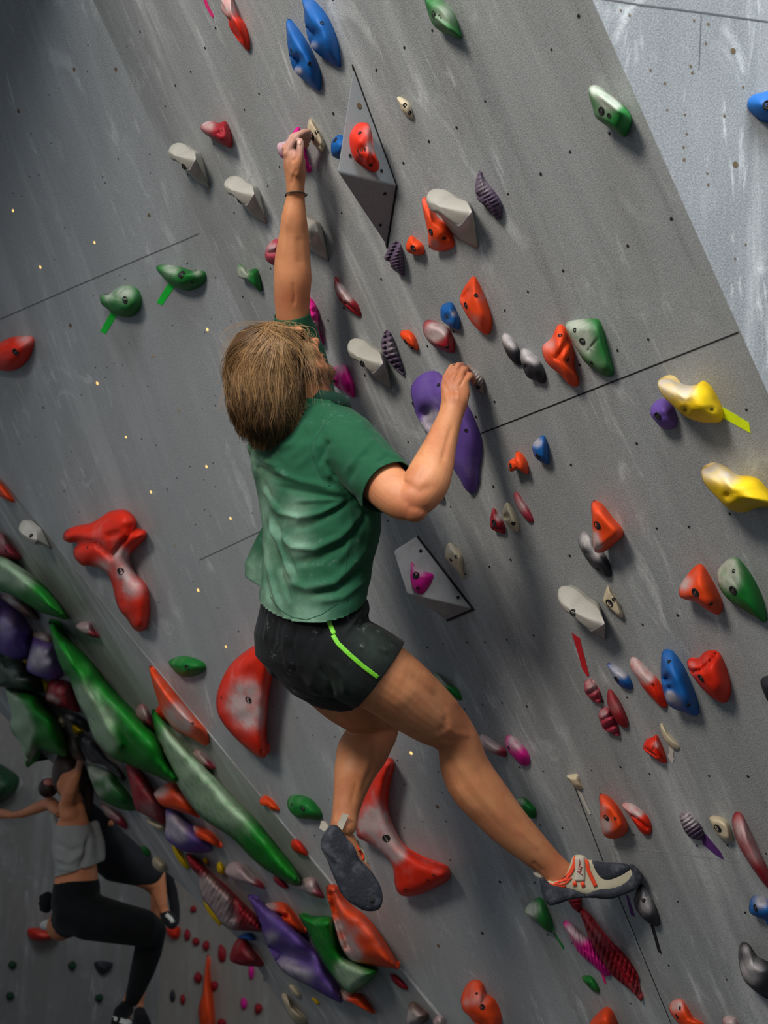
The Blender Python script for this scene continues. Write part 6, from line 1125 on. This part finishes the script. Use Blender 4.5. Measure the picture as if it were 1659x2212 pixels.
for pth, w_ in (([(756, 1813), (768, 1824), (778, 1838)], 4), ([(776, 1836), (784, 1848), (785, 1855), (780, 1857)], 5), ([(763, 1824), (776, 1842)], 3)):
    V3 = [P(x, y, 2.775) for x, y in pth]; tv, tf = tube([(x, y, 2.775, w_ * .7) for x, y in pth], 8); mesh_obj('orange_trim', tv, tf, ORG, shoe2)
tv, tf = tube([(760, 1822, 2.79, 14), (772, 1842, 2.79, 15), (782, 1862, 2.79, 14)], 14); mesh_obj('suede_upper', tv, tf, BEI, shoe2)
mesh_obj('sole_pit', *ell(P(804, 1945, 2.762), (.006, 0, 0), (0, .006, 0), (0, 0, .003)), HOLE, shoe2)
# ------------------------------------------------------------------ climbers far behind
def jx(x, y): return (x / 3.318, 1550 + y / 3.318)
D5 = 5.55
def st(*a): return [(*jx(x, y), D5 + dd, w / 3.318, rt) for x, y, dd, w, rt in a]
SKIN2 = skin_mat('far_skin', srgb(205, 132, 92), srgb(176, 98, 64), 0)
wp = [tube(st((575, 640, .02, 40, 1), (530, 760, 0, 118, .75), (520, 900, 0, 140, .7), (540, 1000, 0, 135, .75), (550, 1100, 0, 145, .8), (545, 1200, 0, 158, .85), (540, 1330, 0, 165, 1.0)), 24),
      tube(st((500, 700, -.02, 75, .9), (470, 630, -.02, 55, .9), (510, 520, -.05, 45, 1), (545, 420, -.06, 36, 1), (575, 330, -.04, 27, 1), (582, 285, -.02, 30, 1)), 18),
      tube(st((430, 680, .12, 48, 1), (360, 610, .2, 50, 1), (260, 650, .26, 42, 1), (160, 690, .32, 32, 1), (90, 700, .36, 27, 1), (30, 690, .4, 34, 1)), 16),
      tube(st((585, 300, -.02, 24, 1), (592, 270, .0, 12, 1)), 10), tube(st((575, 300, -.02, 24, 1), (570, 262, .0, 12, 1)), 10), tube(st((598, 300, 0, 14, 1), (612, 280, .01, 12, 1)), 10), tube(st((562, 308, 0, 14, 1), (552, 275, .01, 12, 1)), 10), tube(st((560, 312, 0, 14, 1), (545, 300, .01, 11, 1)), 10),
      tube(st((20, 690, .4, 20, 1), (-15, 668, .42, 12, 1)), 8), tube(st((20, 695, .4, 20, 1), (-22, 690, .42, 12, 1)), 8), tube(st((20, 700, .4, 20, 1), (-15, 712, .42, 12, 1)), 8), tube(st((30, 680, .4, 16, 1), (10, 650, .42, 11, 1)), 8), tube(st((20, 705, .4, 18, 1), (-5, 728, .42, 11, 1)), 8),
      tube(st((540, 1330, 0, 170, 1), (650, 1420, -.05, 150, 1), (860, 1470, -.05, 135, 1), (1040, 1510, 0, 120, 1), (1110, 1540, .05, 90, 1)), 20),
      tube(st((1090, 1540, .05, 95, 1), (1060, 1680, .1, 92, 1), (1020, 1800, .15, 82, 1), (970, 1950, .2, 62, 1), (930, 2030, .22, 48, 1), (905, 2110, .22, 46, 1), (890, 2180, .2, 50, 1)), 20),
      tube(st((560, 650, .03, 38, 1), (540, 560, .03, 40, 1), (530, 480, .03, 55, 1)), 14), ell(P(*jx(500, 430), D5 + .03), (.07, .0, 0), (0, .105, 0), (0, 0, .085)),
      ell(P(*jx(395, 470), D5 + .03), (.018, 0, 0), (0, .02, 0), (0, 0, .015)),
      tube(st((540, 1400, .15, 150, 1), (430, 1500, .3, 100, 1), (390, 1500, .45, 60, 1)), 16)]
wV, wF = fuse(wp, .011, 5)
wom = mesh_obj('person', wV, wF, SKIN2, attrs={'flush': np.zeros(len(wV)), 'dust_or_lit': near(wV, [(*jx(590, 280), D5, 1)], .06), 'beard': np.zeros(len(wV))})
tag(wom, 'dark haired climber in grey tank top and black leggings, back turned', 'person')
GT = cloth('grey_jersey', srgb(150, 150, 148), .9, 300, 0, .3); BL = cloth('black_stretch', srgb(14, 15, 17), .8, 300, 0, .2); DS = cloth('dark_cotton', srgb(30, 30, 33), .9, 300, 0, .2)
tp = [tube(st((520, 800, 0, 135, .8), (530, 900, 0, 160, .78), (545, 1000, 0, 158, .8), (560, 1080, 0, 162, .85), (560, 1200, 0, 170, .85)), 26), tube(st((680, 760, .06, 35, 1), (705, 900, .04, 48, 1), (720, 1010, .03, 40, 1)), 14), tube(st((375, 700, .05, 26, 1), (400, 800, .03, 30, 1), (420, 900, 0, 40, 1)), 12)]
tV, tF = fuse(tp, .010, 4); _a, _b, _c2 = P(*jx(400, 1135), D5), P(*jx(740, 1030), D5), P(*jx(560, 1110), D5 - .3); _n = unit(np.cross(_b - _a, _c2 - _a)); _n = _n if _n[1] > 0 else -_n
tV, tF = cut(tV, tF, [(_a, _n, P(*jx(560, 1180), D5), .6), (P(*jx(500, 800), D5 - .1), np.array((0, -.8, -.6)), P(*jx(500, 740), D5 - .1), .10)])
tV = sculpt(tV, tF, [([jx(400, 900), jx(500, 960), jx(600, 930)], 6, -.01), ([jx(400, 1000), jx(500, 1040), jx(600, 960)], 5, .012), ([jx(640, 850), jx(610, 1000), jx(560, 1100)], 5, -.02), ([jx(420, 1080), jx(520, 1090)], 4, .01)])
tank = mesh_obj('tank_top', tV, tF, GT, wom, attrs={'dust_or_lit': np.zeros(len(tV))})
lp = [tube(st((550, 1195, 0, 166, .9), (540, 1330, 0, 172, 1.0), (560, 1440, 0, 150, 1)), 24), tube(st((540, 1360, 0, 185, 1), (650, 1430, -.05, 162, 1), (860, 1475, -.05, 142, 1), (1040, 1510, 0, 128, 1), (1105, 1535, .05, 98, 1)), 22),
      tube(st((1090, 1520, .05, 105, 1), (1060, 1680, .1, 100, 1), (1025, 1800, .15, 90, 1), (975, 1950, .2, 68, 1), (940, 2035, .22, 55, 1)), 20), tube(st((540, 1400, .15, 158, 1), (440, 1495, .3, 98, 1)), 16)]
lV, lF = fuse(lp, .011, 4); _a, _b, _c2 = P(*jx(395, 1185), D5), P(*jx(715, 1125), D5), P(*jx(550, 1180), D5 - .3); _n = unit(np.cross(_b - _a, _c2 - _a)); _n = _n if _n[1] < 0 else -_n
lV, lF = cut(lV, lF, [(_a, _n, P(*jx(550, 1150), D5), .4), (P(*jx(925, 2045), D5 + .22), unit((-.2, 1, 0)), P(*jx(925, 2060), D5 + .22), .2)])
mesh_obj('leggings', lV, lF, BL, wom, attrs={'dust_or_lit': np.zeros(len(lV))})
HD = plain('dark_brown_hair', srgb(48, 24, 18), .5)
hV, hF_ = fuse([ell(P(*jx(505, 400), D5 + .05), (.088, .0, 0), (0, .125, 0), (0, 0, .10)), tube(st((520, 480, .08, 75, 1), (480, 560, .10, 45, 1)), 14), tube(st((600, 370, .1, 40, 1), (625, 500, .1, 48, 1), (630, 600, .1, 42, 1), (620, 700, .08, 22, 1)), 16), ell(P(*jx(345, 505), D5 + .15), (.05, .0, 0), (0, .05, 0), (0, 0, .05))], .009, 4)
wh = mesh_obj('hair', hV, hF_, HD, wom)
mesh_obj('hair_tie', *ell(P(*jx(352, 462), D5 + .12), (.026, 0, 0), (0, .018, 0), (0, 0, .03)), plain('pink_tie', srgb(205, 130, 120), .7), wom)
sv, sf = fuse([tube(st((905, 2085, .2, 60, 1.0), (870, 2120, .15, 62, 1), (850, 2170, .12, 62, 1), (900, 2230, .1, 80, 1)), 14)], .010, 3); ws = mesh_obj('climbing_shoe', sv, sf, BL, wom, attrs={'dust_or_lit': np.zeros(len(sv))})
WH = plain('white_leather', srgb(190, 188, 182), .5)
strip_on('white_panel', sv, sf, [jx(860, 2170), jx(900, 2185), jx(960, 2170)], 12, WH, ws, .004, .003); strip_on('white_panel', sv, sf, [jx(805, 2150), jx(840, 2165)], 9, WH, ws, .004, .003)
sv, sf = fuse([tube(st((400, 1500, .42, 36, 1), (350, 1485, .44, 42, 1), (310, 1490, .46, 32, 1)), 14)], .008, 3); ws = mesh_obj('climbing_shoe', sv, sf, WH, wom)
strip_on('dark_strap', sv, sf, [jx(355, 1445), jx(360, 1500)], 7, BL, ws, .003, .003)
cv, cf = fuse([tube(st((340, 1280, .1, 42, 1), (335, 1330, .1, 46, 1), (335, 1375, .1, 34, 1)), 14)] + [ball(P(*jx(x, y), D5 + .1), .016) for x, y in ((300, 1290), (296, 1330), (305, 1370), (375, 1290))], .008, 1)
mesh_obj('chalk_pouch', cv, cf, BL, wom, attrs={'dust_or_lit': np.zeros(len(cv))})
# second far climber, mostly hidden
D6 = 5.95
def st2(*a): return [(*jx(x, y), D6 + dd, w / 3.318, rt) for x, y, dd, w, rt in a]
m2 = [tube(st2((660, 560, 0, 45, 1), (660, 700, 0, 105, .8), (700, 850, 0, 125, .8), (780, 960, 0, 130, .9), (820, 1030, 0, 120, .9)), 20), tube(st2((820, 1000, 0, 130, 1), (930, 1060, 0, 120, 1), (1050, 1130, 0, 95, 1), (1120, 1160, 0, 78, 1)), 18),
      tube(st2((1110, 1130, 0, 78, 1), (1135, 1220, 0, 60, 1), (1150, 1290, 0, 50, 1), (1170, 1370, 0, 34, 1), (1190, 1420, 0, 38, 1)), 18), tube(st2((780, 1020, .1, 70, 1), (900, 1080, .2, 70, 1), (1020, 1150, .25, 62, 1), (1120, 1230, .3, 48, 1)), 14),
      tube(st2((1120, 1220, .3, 46, 1), (1120, 1400, .28, 44, 1), (1070, 1700, .25, 44, 1), (1025, 1900, .22, 36, 1), (1010, 2000, .2, 28, 1), (1005, 2080, .2, 26, 1), (1000, 2130, .15, 30, 1)), 16), ell(P(*jx(610, 480), D6 + .1), (.09, 0, 0), (0, .13, 0), (0, 0, .1)),
      tube(st2((640, 640, 0, 60, 1), (760, 740, -.1, 36, 1), (800, 760, -.1, 28, 1)), 12)]
mV, mF = fuse(m2, .012, 4); man2 = mesh_obj('person', mV, mF, SKIN2, attrs={'flush': np.zeros(len(mV)), 'dust_or_lit': np.zeros(len(mV)), 'beard': np.zeros(len(mV))})
tag(man2, 'climber in dark shirt and shorts half hidden behind the tank top wearer', 'person')
d1 = fuse([tube(st2((650, 640, 0, 90, .9), (690, 760, 0, 130, .85), (740, 880, 0, 150, .85), (800, 960, 0, 155, .95)), 20), tube(st2((650, 640, 0, 62, 1), (765, 745, -.1, 46, 1)), 12)], .012, 4); mesh_obj('dark_shirt', *d1, DS, man2, attrs={'dust_or_lit': np.zeros(len(d1[0]))})
d2 = fuse([tube(st2((790, 960, 0, 165, 1), (860, 1020, 0, 165, 1), (960, 1060, 0, 140, 1), (1060, 1110, 0, 108, 1), (1110, 1130, 0, 92, 1)), 20)], .012, 4); mesh_obj('shorts', *d2, DS, man2, attrs={'dust_or_lit': np.zeros(len(d2[0]))})
d4 = fuse([tube(st2((1200, 1130, .06, 40, 1), (1235, 1250, .08, 40, 1), (1255, 1380, .08, 38, 1), (1250, 1470, .06, 40, 1)), 14)], .012, 3); mesh_obj('knee_sleeve', *d4, DS, man2, attrs={'dust_or_lit': np.zeros(len(d4[0]))})
d3 = fuse([tube(st2((1170, 1400, 0, 34, 1), (1210, 1440, -.02, 50, 1), (1240, 1480, -.04, 44, 1)), 14)], .010, 3); s3 = mesh_obj('climbing_shoe', *d3, DS, man2, attrs={'dust_or_lit': np.zeros(len(d3[0]))})
strip_on('grey_panel', *d3, [jx(1190, 1410), jx(1225, 1440), jx(1240, 1470)], 9, WH, s3, .004, .003)
d5 = fuse([tube(st2((1000, 2110, .18, 44, 1), (1010, 2170, .12, 60, 1), (1030, 2230, .1, 60, 1)), 14)], .010, 3); mesh_obj('climbing_shoe', *d5, DS, man2, attrs={'dust_or_lit': np.zeros(len(d5[0]))})
